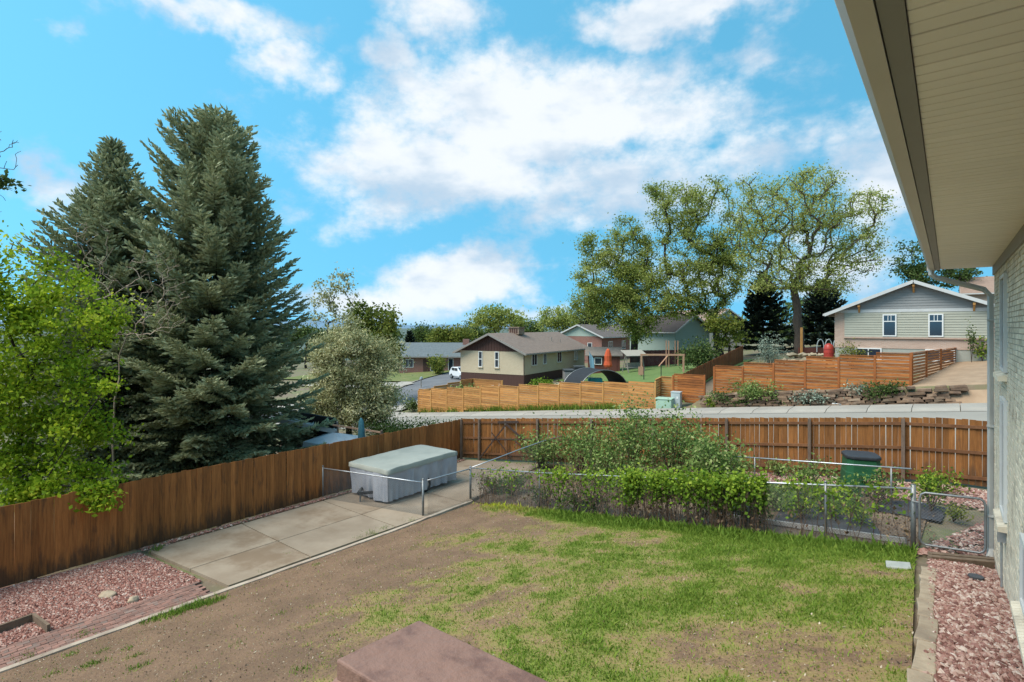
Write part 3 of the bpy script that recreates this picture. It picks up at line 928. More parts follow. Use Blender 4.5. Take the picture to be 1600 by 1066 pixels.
# rear trellis rail on its own posts
r0, r1 = P(1087, 709, 17.6), P(1424, 733, 12.9)
tr = empty('pipe_trellis', (r1.x, r1.y, g(r1.x, r1.y)), label='single galvanised pipe rail carried on posts behind the vines', cat='trellis')
mb = MB(); mb.tube([r0, (r0 + r1) / 2, r1], .02, 8); child_build(mb, 'rail', M_GALV, tr, smooth=True)
for t in (.02, .34, .93):
    q = r0.lerp(r1, t); mb = MB(); mb.tube([(q.x, q.y, g(q.x, q.y) - .1), (q.x, q.y, q.z + .02)], .02, 8); child_build(mb, 'post', M_GALVD, tr, smooth=True)
# rounded pipe gate at the house end
gg = empty('garden_gate', G(1435, 862), label='small pipe frame garden gate with rounded corners near house', cat='gate')
ga, gb = Vector(G(1437, 860)), Vector(G(1540, 876))
def gp(s, h): 
    q = ga.lerp(gb, s); return Vector((q.x, q.y, q.z + h))
loop = []
for (s, h) in ((.09, .12), (.91, .12), (.97, .15), (1, .22), (1, .98), (.97, 1.06), (.91, 1.09), (.09, 1.09), (.03, 1.06), (0, .98), (0, .22), (.03, .15), (.09, .12)):
    loop.append(gp(s, h))
mb = MB(); mb.tube(loop, .021, 8, caps=False); child_build(mb, 'frame', M_GALVD, gg, smooth=True)
mb = MB(); link_mesh(mb, (ga.x, ga.y), (gb.x, gb.y), .95, z0=.13); o = child_build(mb, 'wire_mesh', M_WIRE, gg); o['kind'] = 'stuff'
mb = MB(); q = gp(-.02, .9); mb.tube([q + Vector((-.1, 0, 0)), q + Vector((.06, 0, 0))], .012, 6); child_build(mb, 'latch', M_GALV, gg)

# ------------------------------------------------------------------ covered trailer
def trailer():
    c = (-15.62, 13.2); base = g(*c) + .06
    root = empty('covered_trailer', (c[0], c[1], base), R(3), 'low camping trailer under a grey fitted cover on the slab', 'trailer')
    W, L, z0, z1 = 1.98, 3.45, .10, 1.22
    M_COV = mat('grey_green_cover', (.34, .345, .295), (.28, .29, .25), scale=1.5, bump=.35, bscale=5, rough=.6)
    M_SKIRT = mat('blue_grey_cover_skirt', (.40, .41, .44), (.32, .33, .37), scale=2.2, bump=.45, bscale=6, rough=.55)
    # roof sheet, slightly sagging between bows, with its turned-down band
    top = MB(); nx, ny = 14, 22
    def tz(x, y): 
        return z1 + .035 * math.cos(y / L * 9.4) * (1 - (2 * x / W) ** 2) + .02 * noise.noise(Vector((x * 2, y * 2, 0))) - .02 * (abs(2 * x / W) ** 6) - .03 * (abs(2 * y / L) ** 8)
    vs = []; fs = []
    for i in range(nx + 1):
        for j in range(ny + 1):
            x, y = (i / nx - .5) * W, (j / ny - .5) * L
            vs.append((x, y, tz(x, y)))
    for i in range(nx):
        for j in range(ny):
            a = i * (ny + 1) + j; fs.append((a, a + ny + 1, a + ny + 2, a + 1))
    top.add(vs, fs)
    # perimeter loop
    per = [((i / nx - .5) * W, -.5 * L) for i in range(nx)] + [(.5 * W, (j / ny - .5) * L) for j in range(ny)] + [((.5 - i / nx) * W, .5 * L) for i in range(nx)] + [(-.5 * W, (.5 - j / ny) * L) for j in range(ny)]
    n = len(per)
    def outward(x, y, d):
        ox = (1 if x > .5 * W - 1e-4 else -1 if x < -.5 * W + 1e-4 else 0); oy = (1 if y > .5 * L - 1e-4 else -1 if y < -.5 * L + 1e-4 else 0)
        return (x + ox * d, y + oy * d)
    band = MB(); bv = []
    for k, (x, y) in enumerate(per):
        bv.append((x, y, tz(x, y)))
        q = outward(x, y, .016); bv.append((*q, z1 - .05))
        q = outward(x, y, .022 + .004 * math.sin(k * 1.1)); bv.append((*q, z1 - .20 + .006 * math.sin(k * .7)))
    band.add(bv, [(k * 3 + j, ((k + 1) % n) * 3 + j, ((k + 1) % n) * 3 + j + 1, k * 3 + j + 1) for k in range(n) for j in range(2)])
    top.add(band.v, band.f)
    top.build('cover_top', M_COV, root, smooth=True)
    sk = MB(); sv = []; rows = 8
    dens = 4
    fine = []
    for k in range(n):
        a, b = per[k], per[(k + 1) % n]
        for d in range(dens): fine.append((a[0] + (b[0] - a[0]) * d / dens, a[1] + (b[1] - a[1]) * d / dens))
    N = len(fine)
    for k, (x, y) in enumerate(fine):
        for r in range(rows + 1):
            f = r / rows
            z = z1 - .05 - f * (z1 - .05 - z0) + (.03 * noise.noise(Vector((x * 3, y * 3, 5))) if r == rows else 0)
            fold = f ** .7 * (.13 * noise.noise(Vector((x * 5.5, y * 5.5, z * .8))) + .05 * noise.noise(Vector((x * 12, y * 12, z * 1.2)))) - .10 * f * f * (.5 + .5 * noise.noise(Vector((x * 1.3, y * 1.3, 3))))
            q = outward(x, y, fold); sv.append((*q, z))
    sk.add(sv, [(k * (rows + 1) + r, ((k + 1) % N) * (rows + 1) + r, ((k + 1) % N) * (rows + 1) + r + 1, k * (rows + 1) + r + 1) for k in range(N) for r in range(rows)])
    sk.build('cover_skirt', M_SKIRT, root, smooth=True)
    M_DARK = mat('trailer_black', (.03, .03, .032), (.02, .02, .02), rough=.6)
    mb = MB(); mb.box((-.85, -1.55, .26), (.85, 1.55, .42)); mb.build('chassis', M_DARK, root)
    for sx in (-.86, .86):
        mb = MB(); mb.tube([(sx - .08, .1, .26), (sx + .08, .1, .26)], .27, 18); w = mb.build('wheel', M_DARK, root)
        mb = MB(); mb.tube([(sx + (.085 if sx > 0 else -.085), .1, .26), (sx + (.095 if sx > 0 else -.095), .1, .26)], .14, 12); mb.build('rim', M_GALV, w)
    mb = MB(); mb.bar((-.5, -1.5, .34), (0, -2.15, .34), .06, .09); mb.bar((.5, -1.5, .34), (0, -2.15, .34), .06, .09); mb.build('tow_frame', M_DARK, root)
    mb = MB(); mb.tube([(.0, -2.05, .0), (0, -2.05, .5)], .03, 8); mb.box((-.06, -2.11, -.02), (.06, -1.99, .02)); mb.build('jack_stand', M_GALVD, root)
trailer()

# ------------------------------------------------------------------ our own house on the right
WU = .64; SOF = 7.06; VEND = 12.85
M_BRICK = mat('cream_brick', (.85, .74, .57), (.72, .62, .47), scale=6, dark=(.26, .20, .15), dark_amt=.5, dark_scale=3, bump=.35, bscale=40, rough=.9, piece=.14)
M_MORTAR = mat('grey_mortar', (.48, .43, .35), (.40, .36, .29), scale=12, bump=.4, rough=.95)
M_TRIM = mat('taupe_painted_metal', (.56, .50, .44), (.53, .47, .41), scale=2, rough=.45)
M_TRIMD = mat('dark_taupe_fascia', (.26, .24, .215), (.24, .22, .195), scale=2, rough=.5)
M_SOFF = mat('tan_soffit_vinyl', (.90, .80, .71), (.87, .77, .68), scale=1.5, rough=.5, piece=.03)
M_WHITE = mat('white_frame', (.70, .70, .67), (.64, .64, .61), scale=3, rough=.45)
M_GLASS = bpy.data.materials.new('window_glass'); M_GLASS.use_nodes = True
_, b = bsdf(M_GLASS); b.inputs['Base Color'].default_value = (.02, .03, .045, 1); b.inputs['Roughness'].default_value = .08; b.inputs['Specular IOR Level'].default_value = .8

home = empty('brick_house', (WU + 3, 6, g(WU, 6)), label='cream brick house with taupe eave and gutter at the right', cat='house')
HO = home.location.copy()
def hb(mb, name, m, parent=home, **kw):
    o = mb.build(name, m, parent, **kw)
    o.matrix_parent_inverse = Matrix.Translation(-HO) if parent is home else Matrix.Identity(4)
    return o
mb = MB()
WIN = [(10.25, 11.05, 5.35, 6.75), (10.25, 11.05, 3.25, 4.95), (6.6, 8.1, 3.0, 3.75)]   # v0, v1, z0, z1
# wall core is set back behind the brick skin
mb.box((WU + .10, -3, 1.2), (WU + 7, VEND - .10, SOF)); wall = hb(mb, 'wall', M_MORTAR)
mb = MB(); mb.box((WU - .012, -3, 1.2), (WU + .1, VEND - .02, 2.05)); hb(mb, 'foundation', mat('cream_painted_concrete', (.50, .44, .35), (.44, .38, .30), scale=3, bump=.3, rough=.9), home)
mbm = MB(); mbm.box((WU + .012, -3, 2.05), (WU + .1, VEND - .012, SOF)); 
mort = hb(mbm, 'mortar', M_MORTAR)
BL, BH = .203, .0677
bm_ = MB(); bm_.box((0, 0, 0), (.09, BL - .010, BH - .010))
brk0 = bm_.build('brick', M_BRICK, wall, bevel=.004); brk_used = False
rest = MB(); cand = []
for r in range(int((SOF - 2.06) / BH)):
    z = 2.06 + r * BH
    vv = 5.4 - (BL / 2 if r % 2 else 0)
    while vv < VEND - .2:
        inwin = any(vv + BL > w[0] - .05 and vv < w[1] + .05 and z + BH > w[2] - .05 and z < w[3] + .02 for w in WIN)
        if not inwin: cand.append((vv, z))
        vv += BL
def seen(c):     # size in the picture
    u, v, z = WU, c[0], c[1]
    fw = -SN * u + CS * v; x = 800 + F * (CS * u + SN * v) / fw; y = HOR + (CAMZ - z) / fw * F
    return (1 / fw ** 2) if (x < 1602 and 0 < y < 1070) else 0
cand.sort(key=seen, reverse=True)
for i, (vv, z) in enumerate(cand):
    jx = rnd.gauss(0, .002)
    if i < 298:
        o = brk0 if not brk_used else brk0.copy()
        if brk_used: COL.objects.link(o)
        brk_used = True
        o.name = 'brick'; o.parent = wall; o.matrix_parent_inverse = Matrix.Identity(4)
        o.location = (WU + jx, vv, z)
    else:
        rest.box((WU + jx, vv, z), (WU + .09, vv + BL - .01, z + BH - .01))
# end face of the wall, towards the garden corner
for r in range(int((SOF - 2.06) / BH)):
    rest.box((WU, VEND - .1, 2.06 + r * BH), (WU + .19 - (r % 2) * .09, VEND, 2.06 + (r + 1) * BH - .01))
o = rest.build('brickwork', M_BRICK, wall); o['kind'] = 'stuff'
for (a, b2, z0, z1) in WIN:
    fr = MB()
    for (va, vb, za, zb) in ((a, b2, z0, z0 + .05), (a, b2, z1 - .05, z1), (a, a + .05, z0 + .05, z1 - .05), (b2 - .05, b2, z0 + .05, z1 - .05)):
        fr.box((WU - .03, va, za), (WU + .09, vb, zb))
    w = hb(fr, 'window', M_WHITE)
    gl = MB(); gl.box((WU - .008, a + .05, z0 + .05), (WU + .005, b2 - .05, z1 - .05)); o = gl.build('pane', M_GLASS, w)
    sl = MB(); k = int((b2 - a + .2) / .07)
    for i in range(k):
        q = a - .1 + i * .07
        sl.prism([(WU - .10, z0 - .115), (WU + .06, z0 - .115), (WU + .06, z0 - .005), (WU - .10, z0 - .05)], (q + .003, q + .066), axis='y')
    o = sl.build('sill', M_BRICK, w)
# eave: soffit boards, frieze, fascia, gutter, roof
UE = -.107; UG = -.31
sv = MB(); sv.box((UE, 0, SOF), (WU + .02, .093, SOF + .014)); sp0 = sv.build('soffit_board', M_SOFF, home, bevel=.004); used = False
v = -2.0
while v < VEND:
    o = sp0 if not used else sp0.copy()
    if used: COL.objects.link(o)
    used = True
    o.name = 'soffit_board'; o.parent = home; o.matrix_parent_inverse = Matrix.Translation(-HO); o.location = (0, v, rnd.gauss(0, .0006))
    v += .1016
mb = MB(); mb.box((UE - .05, -2, SOF + .018), (WU + .5, VEND + .05, SOF + .06)); hb(mb, 'soffit_backing', M_TRIMD)
mb = MB(); mb.box((WU - .025, -2, SOF - .16), (WU + .03, VEND - .01, SOF - .002)); hb(mb, 'frieze_board', M_TRIMD)
mb = MB(); mb.box((UE - .075, -2, SOF - .012), (UE - .003, VEND + .06, SOF + .2)); hb(mb, 'fascia', M_TRIMD)
prof = [(UE - .08, SOF + .15), (UE - .08, SOF - .02), (UG + .05, SOF - .02), (UG + .015, SOF + .03), (UG, SOF + .08), (UG, SOF + .125), (UG - .012, SOF + .128), (UG - .012, SOF + .14), (UG + .012, SOF + .14), (UG + .012, SOF + .085), (UG + .03, SOF + .035), (UG + .06, SOF - .008), (UE - .09, SOF - .008), (UE - .09, SOF + .15)]
mb = MB(); mb.prism(prof, (-2, VEND + .07), axis='y'); gut = hb(mb, 'gutter', M_TRIM)
mb = MB(); mb.box((UG, VEND + .04, SOF - .015), (UE - .08, VEND + .065, SOF + .13)); o = mb.build('end_cap', M_TRIM, gut)
mb = MB(); mb.add([(UG + .06, -2.2, SOF + .19), (WU + 4.2, -2.2, SOF + 1.75), (WU + 4.2, VEND + .25, SOF + 1.75), (UG + .06, VEND + .25, SOF + .19), (UG + .06, -2.2, SOF + .15), (WU + 4.2, -2.2, SOF + 1.7), (WU + 4.2, VEND + .25, SOF + 1.7), (UG + .06, VEND + .25, SOF + .15)],
                 [(0, 1, 2, 3), (7, 6, 5, 4), (0, 4, 5, 1), (1, 5, 6, 2), (2, 6, 7, 3), (3, 7, 4, 0)])
hb(mb, 'roof', mat('grey_shingle', (.17, .15, .135), (.12, .11, .10), scale=6, bump=.3, rough=.95))
# downspout: elbow from the gutter back to the corner, then down to the ground
q = G(1550, 876)
dsx, dsv = q.x - .02, q.y
M_SPOUT = mat('pale_grey_downspout', (.47, .46, .43), (.43, .42, .39), scale=2, rough=.4)
mb = MB(); uo = (UG + UE) / 2 - .03
P0 = [(uo, VEND - .12, SOF), (uo, VEND - .12, SOF - .10), (uo + .07, VEND - .10, SOF - .16), (dsx - .09, dsv - .05, SOF - .40), (dsx, dsv, SOF - .52), (dsx, dsv, 4.6), (dsx, dsv, q.z + .22), (dsx - .02, dsv - .10, q.z + .08)]
mb.tube(P0, .052, 4, caps=True); hb(mb, 'downspout', M_SPOUT, bevel=.008)
for zz in (6.1, 4.2, 2.6):
    mb = MB(); mb.box((dsx - .05, dsv - .06, zz), (dsx + .09, dsv + .06, zz + .03)); hb(mb, 'spout_strap', M_SPOUT)
mb = MB(); qq = P(1575, 832, 8.3); mb.box((WU - .09, 10.3, 2.95), (WU, 10.42, 3.13)); mb.tube([(WU - .045, 10.36, 2.95), (WU - .045, 10.36, 2.3)], .014, 8); hb(mb, 'outlet_box', M_GALV)

# ------------------------------------------------------------------ brown deck rail in the foreground
M_DECK = mat('brown_deck_paint', (.265, .155, .118), (.235, .135, .10), scale=3, dark=(.10, .05, .04), dark_amt=.6, dark_scale=14, bump=.4, bscale=20, rough=.5)
dz = CAMZ - .6
A = P(655, 968, .6 * F / 458); B = P(525, 1030, .6 * F / 520)
rail = empty('deck_rail', (A.x, A.y, 3.0), label='brown painted deck railing corner with wide flat cap board', cat='railing')
RO = rail.location.copy()
wv = (A - B); wv.z = 0; W = wv.length; wv.normalize(); Cc = P(862, 1066, .6 * F / 556); uv = Cc - A; uv.z = 0; uv.normalize()
mb = MB(); c0 = B; th = .038
def cap_pts(z): return [B + Vector((0, 0, z)), A + Vector((0, 0, z)), A + uv * 1.5 + Vector((0, 0, z)), B + uv * 1.5 + Vector((0, 0, z))]
mb.add(cap_pts(-th) + cap_pts(0), [(0, 3, 2, 1), (4, 5, 6, 7), (0, 1, 5, 4), (1, 2, 6, 5), (2, 3, 7, 6), (3, 0, 4, 7)])
o = child_build(mb, 'cap_board', M_DECK, rail, bevel=.004)
mb = MB(); s0 = B + wv * .05 + uv * .02
mb.bar(s0 + Vector((0, 0, -.09)), s0 + uv * 1.4 + Vector((0, 0, -.09)), .04, .09); child_build(mb, 'top_rail', M_DECK, rail)
mb = MB(); s1 = B + wv * (W * .5) + uv * .07; mb.box((s1.x - .045, s1.y - .045, 3.0), (s1.x + .045, s1.y + .045, A.z - th - .001)); child_build(mb, 'post', M_DECK, rail)
mb = MB(); s2 = B + wv * .07 + uv * .02 + Vector((0, 0, -.06)); mb.bar(s2, s2 - wv * 1.0 + Vector((0, 0, -.42)), .045, .10); child_build(mb, 'stair_rail', M_DECK, rail)
for k in range(8):
    s3 = B + wv * (W * .5) + uv * (.2 + k * .13); mb = MB(); mb.box((s3.x - .018, s3.y - .018, 3.1), (s3.x + .018, s3.y + .018, A.z - th - .001)); child_build(mb, 'baluster', M_DECK, rail)
dk = MB(); D0 = B + uv * .02 - wv * .1
dk.box((-.9, -1.2, 2.95), (WU - .1, D0.y + .25, 3.08))
o = child_build(dk, 'deck_floor', M_DECK, rail)

# ------------------------------------------------------------------ cedar slat fences across the street
M_SLAT = mat('light_cedar_slat', (.50, .24, .075), (.40, .175, .05), scale=2.5, stretch=(.6, .6, 5), dark=(.26, .10, .03), dark_amt=.5, dark_scale=2, bump=.15, rough=.7, piece=.22)
M_SLATP = mat('light_cedar_post', (.52, .27, .085), (.44, .21, .065), scale=2, rough=.7)
M_SLATD = mat('dark_cedar_slat', (.42, .15, .035), (.27, .085, .022), scale=2.2, stretch=(.6, .6, 6), dark=(.10, .03, .012), dark_amt=.75, dark_scale=1.6, bump=.15, rough=.65, piece=.25)
M_SLATDP = mat('dark_cedar_post', (.33, .105, .028), (.25, .08, .02), scale=2, rough=.65)

def slat_fence(name, label, pts, m, mp, n=11, gap=.022, post=.10, cap=True, endpost=True):
    """pts: (plan point, foot z, top z) at each post; horizontal boards fill every bay"""
    p0 = pts[0][0]
    root = empty(name, (p0[0], p0[1], pts[0][1]), 0, label, 'fence')
    for i, (q, z0, z1) in enumerate(pts):
        if i == len(pts) - 1 and not endpost: break
        zt = max(z1, pts[i - 1][2] if i else z1)
        mb = MB(); mb.box((q[0] - post / 2, q[1] - post / 2, z0 - .25), (q[0] + post / 2, q[1] + post / 2, zt + .04))
        child_build(mb, 'post', mp, root, bevel=.01)
    for (a, a0, a1), (b, b0, b1) in zip(pts, pts[1:]):
        d = Vector((b[0] - a[0], b[1] - a[1], 0)).normalized()
        foot = max(a0, b0) if abs(a0 - b0) < .6 else a0
        # each bay is level, stepped from its neighbour
        zlo, zhi = min(a0, b0) + .02, b1 if b1 > a1 else a1
        zhi = (a1 + b1) / 2 if abs(a1 - b1) < .02 else max(a1, b1)
        h = (zhi - zlo) / n
        A = Vector((a[0], a[1], 0)) + d * post * .5; B = Vector((b[0], b[1], 0)) - d * post * .5
        for k in range(n):
            z = zlo + h * (k + .5)
            mb = MB(); mb.bar(A + Vector((0, 0, z)), B + Vector((0, 0, z)), .022, h - gap)
            child_build(mb, 'slat', m, root)
        if cap:
            mb = MB(); mb.bar(A + Vector((0, 0, zhi + .012)), B + Vector((0, 0, zhi + .012)), .09, .025); child_build(mb, 'cap_rail', mp, root)
    return root

VF = 31.2
def col_at(x, v0=VF, slope=0.0, yb=None, yt=None):
    """post on the line v = v0 + slope*u at photo column x, with foot and top read from rows"""
    t = on_line((-60, v0 - 60 * slope), (20, v0 + 20 * slope), x); q = lerp2((-60, v0 - 60 * slope), (20, v0 + 20 * slope), t)
    Z = -SN * q[0] + CS * q[1]
    z0 = CAMZ - (yb - HOR) / F * Z; z1 = CAMZ - (yt - HOR) / F * Z
    return (q, z0, z1)
left = [col_at(x, yb=b_, yt=t_) for x, t_, b_ in ((654, 611, 643.5), (673.5, 610, 643), (698, 609, 641.5), (724, 608, 641), (751, 607, 640), (780, 606, 639.5), (810, 604.7, 639), (841, 603.3, 638.5), (873, 601.7, 638), (907, 600, 637.5), (942.5, 599, 637.5))]
slat_fence('slat_fence', 'light cedar slat fence stepping along the far side of street', left, M_SLAT, M_SLATP)
gl_ = [col_at(x, yb=b_, yt=t_) for x, t_, b_ in ((943.5, 599.5, 637.5), (982, 598.5, 637), (1022, 598, 637))]
gq = slat_fence('slat_gate', 'double light cedar slat gate without posts facing the street', gl_, M_SLAT, M_SLATP, post=.02, cap=False, endpost=False)
a0 = col_at(1024, yb=637, yt=597)
b0 = col_at(1032, v0=VF + 1.6, yb=630, yt=590); c0 = col_at(1051, v0=VF + 1.6, yb=629, yt=589.5)
slat_fence('slat_fence', 'short recessed corner of light cedar slat fence behind utility boxes', [a0, b0, c0], M_SLAT, M_SLATP)
# return along the side street, seen from its inner side
rp = []
for v_ in (31.3, 33.0, 34.7, 36.4, 38.1):
    u_ = left[0][0][0] - .1; z = g(u_, v_); rp.append(((u_, v_), z, z + 1.75))
slat_fence('slat_fence', 'cedar slat fence running back along the side street', rp, M_SLAT, M_SLATP)
q = rp[-1]; e = ((q[0][0] + 3.4, q[0][1] + .3), q[1], q[2])
slat_fence('slat_fence', 'single cedar panel joining side street fence to tan house', [q, e], M_SLAT, M_SLATP)
# dark stained run on the rock wall
VD = 31.9
dark0 = [col_at(x, v0=VD, yb=b_, yt=t_) for x, t_, b_ in ((1052, 587, 628), (1101, 587, 629))]
slat_fence('dark_slat_fence', 'dark cedar slat panel standing lowest beside green utility box', dark0, M_SLATD, M_SLATDP)
dark = [col_at(x, v0=VD, yb=b_, yt=t_) for x, t_, b_ in ((1116, 574, 614), (1160.6, 573.5, 613), (1208.8, 568.5, 610), (1258, 564.4, 608.5), (1310.5, 559, 606), (1367, 556.5, 603.5), (1423, 552.6, 601.5))]
slat_fence('dark_slat_fence', 'dark stained cedar slat fence stepping up on the rock wall', dark, M_SLATD, M_SLATDP, n=10)
ret = []
for x, yt, yb in ((1425, 552, 601.5), (1447.5, 549, 594), (1470, 547, 587), (1499, 544.5, 578)):
    t = on_line(dark[-1][0], (dark[-1][0][0] + 1.55, dark[-1][0][1] + 9.5), x); q = lerp2(dark[-1][0], (dark[-1][0][0] + 1.55, dark[-1][0][1] + 9.5), t)
    Z = -SN * q[0] + CS * q[1]; ret.append((q, CAMZ - (yb - HOR) / F * Z, CAMZ - (yt - HOR) / F * Z))
slat_fence('dark_slat_fence', 'gapped dark cedar fence running back to the green house', ret, M_SLATD, M_SLATDP, n=10, gap=.045)
# tall vertical boards on the lot line
lot = empty('lot_fence', (-14, 33, g(-14, 33)), label='dark brown vertical board fence climbing between the two lots', cat='fence')
la, lb = P(1060, 588, 34.5), P(1162, 540, 56)
M_LOT = cedar('dark_lot_board', (.22, .075, .024), (.13, .045, .016), (.05, .02, .012), piece=.2)
n = 84
for i in range(n):
    t = i / n; q = la.lerp(lb, t); w = .2 if i % 2 else .2
    mb = MB(); off = .03 if i % 2 else 0
    L = (lb - la); L.z = 0; d = L.normalized(); wd = L.length / n * .96
    base = Vector((q.x, q.y, 0)) + Vector((-d.y, d.x, 0)) * off
    mb.bar(base + Vector((0, 0, q.z - 1.75)), base + Vector((0, 0, q.z + .02 * (i % 3))), wd, .03, up=(-d.y, d.x, 0)); child_build(mb, 'board', M_LOT, lot)

# rock wall below the dark fence
M_LEDGE = mat('brown_ledge_stone', (.23, .15, .095), (.13, .085, .06), scale=3, dark=(.40, .31, .22), dark_amt=.6, dark_scale=.9, bump=.5, bscale=14, rough=.9, piece=.45)
rw = empty('rock_wall', (-6, VD - .3, zs(-6)), label='low dry stacked brown stone wall under the dark fence', cat='wall')
rg = random.Random(21)
protos = []
for k in range(6):
    mb = MB(); L = .28 + .09 * k; H = .11; D = .17
    poly = [(-L / 2, -D), (-L * .46, D), (L * .47, D * .9), (L / 2, -D * .85), (L * .1, -D * 1.1)]
    mb.add([(x + rg.gauss(0, .015), y, -H / 2 + rg.gauss(0, .012)) for x, y in poly] + [(x * .96 + rg.gauss(0, .015), y, H / 2 + rg.gauss(0, .012)) for x, y in poly],
           [(4, 3, 2, 1, 0), (5, 6, 7, 8, 9)] + [(i, (i + 1) % 5, 5 + (i + 1) % 5, 5 + i) for i in range(5)])
    protos.append(mb.build('stone', M_LEDGE, rw)); protos[-1].location = (-5.2 + 1.2 * k, 0, .05)
cnt = 0
u_ = -11.0
for course in range(7):
    u_ = -11.1 + .2 * rg.random()
    while u_ < .1:
        k = rg.randrange(6); L = .28 + .09 * k
        zb = zs(u_) + .06 + course * .118
        lim = .86 if u_ > -9.5 else .75
        if zb < zs(u_) + lim + .08 * rg.random() and rg.random() > .05 and cnt < 290:
            o = piece('stone', protos[k], rw, (u_ + L / 2 + 6, (31.12 + course * .04 + rg.gauss(0, .04)) - (VD - .3), zb - rw.location.z + .02), rg.gauss(0, .12)); cnt += 1
            o.rotation_euler = (rg.gauss(0, .05), rg.gauss(0, .05) - .11, rg.gauss(0, .1))
        u_ += L + .03
# utility boxes
ub = empty('utility_box', G(1039, 640), R(8), 'pale green pad mounted transformer box on the kerb strip', 'utility box')
M_UTG = mat('pale_green_enamel', (.36, .52, .40), (.33, .48, .37), scale=2, rough=.45)
mb = MB(); mb.box((-.46, -.35, .05), (.46, .35, .62)); mb.build('cabinet', M_UTG, ub, bevel=.03)
mb = MB(); mb.box((-.49, -.38, .62), (.49, .38, .70)); mb.build('lid', M_UTG, ub, bevel=.02)
mb = MB(); mb.box((-.5, -.4, -.1), (.5, .4, .05)); mb.build('pad', M_WALK, ub)
ub = empty('utility_box', G(1057, 637), R(8), 'taller grey utility pedestal just behind the green box', 'utility box')
M_UTB = mat('grey_enamel', (.42, .47, .47), (.38, .43, .43), scale=2, rough=.45)
mb = MB(); mb.box((-.27, -.25, -.05), (.27, .25, .90)); mb.build('cabinet', M_UTB, ub, bevel=.03)
mb = MB(); mb.box((-.29, -.27, .90), (.29, .27, .96)); mb.build('lid', M_UTB, ub, bevel=.015)
mb = MB(); mb.box((.06, -.262, .55), (.16, -.252, .68)); mb.build('notice', M_WHITE, ub)

# ------------------------------------------------------------------ houses
def frame_at(x, y, Z, ang):
    """empty at the foot of a corner; local x runs along direction 'ang' from +V, clockwise, local y to its left"""
    p = P(x, y, Z)
    return p, math.pi / 2 - ang

def shingle(name, a, b):
    return mat(name, a, b, scale=3.0, stretch=(1, 1, 1), dark=tuple(k * .7 for k in a), dark_amt=.5, dark_scale=8, bump=.3, bscale=20, rough=.95)

def brickmat(name, a, b, mortar, sc=1.0):
    m = bpy.data.materials.new(name); m.use_nodes = True
    nt, bs = bsdf(m)
    tc = nt.add('ShaderNodeTexCoord')
    sep = nt.add('ShaderNodeSeparateXYZ'); nt.l.new(tc.outputs['Object'], sep.inputs[0])
    cmb = nt.add('ShaderNodeCombineXYZ'); nt.put(cmb.inputs[0], nt.math('ADD', sep.outputs[0], sep.outputs[1])); nt.l.new(sep.outputs[2], cmb.inputs[1])
    bt = nt.add('ShaderNodeTexBrick'); nt.l.new(cmb.outputs[0], bt.inputs['Vector'])
    bt.inputs['Color1'].default_value = (*a, 1); bt.inputs['Color2'].default_value = (*b, 1); bt.inputs['Mortar'].default_value = (*mortar, 1)
    bt.inputs['Scale'].default_value = 1.0 / sc; bt.inputs['Mortar Size'].default_value = .010; bt.inputs['Brick Width'].default_value = .2; bt.inputs['Row Height'].default_value = .068
    nz = nt.noise(tc.outputs['Object'], .9, 5)
    nt.put(bs.inputs['Base Color'], nt.mix(nt.math('MULTIPLY', nt.ramp(nz, .4, .7), .3), bt.outputs[0], tuple(k * .75 for k in a)))
    bs.inputs['Roughness'].default_value = .9
    return m

def window(parent, M, w, h, bars=0, frame=M_WHITE, sill=None):
    """window in a local frame M: x across, z up, -y outwards"""
    fr = MB(); t = .07
    for (x0, x1, z0, z1) in ((-w / 2, w / 2, 0, t), (-w / 2, w / 2, h - t, h), (-w / 2, -w / 2 + t, t, h - t), (w / 2 - t, w / 2, t, h - t)):
        fr.box((x0, -.05, z0), (x1, .03, z1), M)
    if bars == 1: fr.box((-w / 2 + t, -.045, h * .48), (w / 2 - t, .02, h * .53), M)
    if bars == 2: fr.box((-.025, -.045, t), (.025, .02, h - t), M)
    if bars == 3:
        fr.box((-w / 2 + t, -.045, h * .66), (w / 2 - t, .02, h * .70), M)
        for k in (-1, 1): fr.box((k * w / 9 - .015, -.04, h * .70), (k * w / 9 + .015, .02, h - t), M)
    o = fr.build('window', frame, parent)
    gm = MB(); gm.box((-w / 2 + t, -.02, t), (w / 2 - t, .0, h - t), M); gm.build('pane', M_GLASS, o)
    if sill:
        sm = MB(); sm.box((-w / 2 - .06, -.10, -.10), (w / 2 + .06, .02, -.003), M); sm.build('sill', sill, o)
    return o

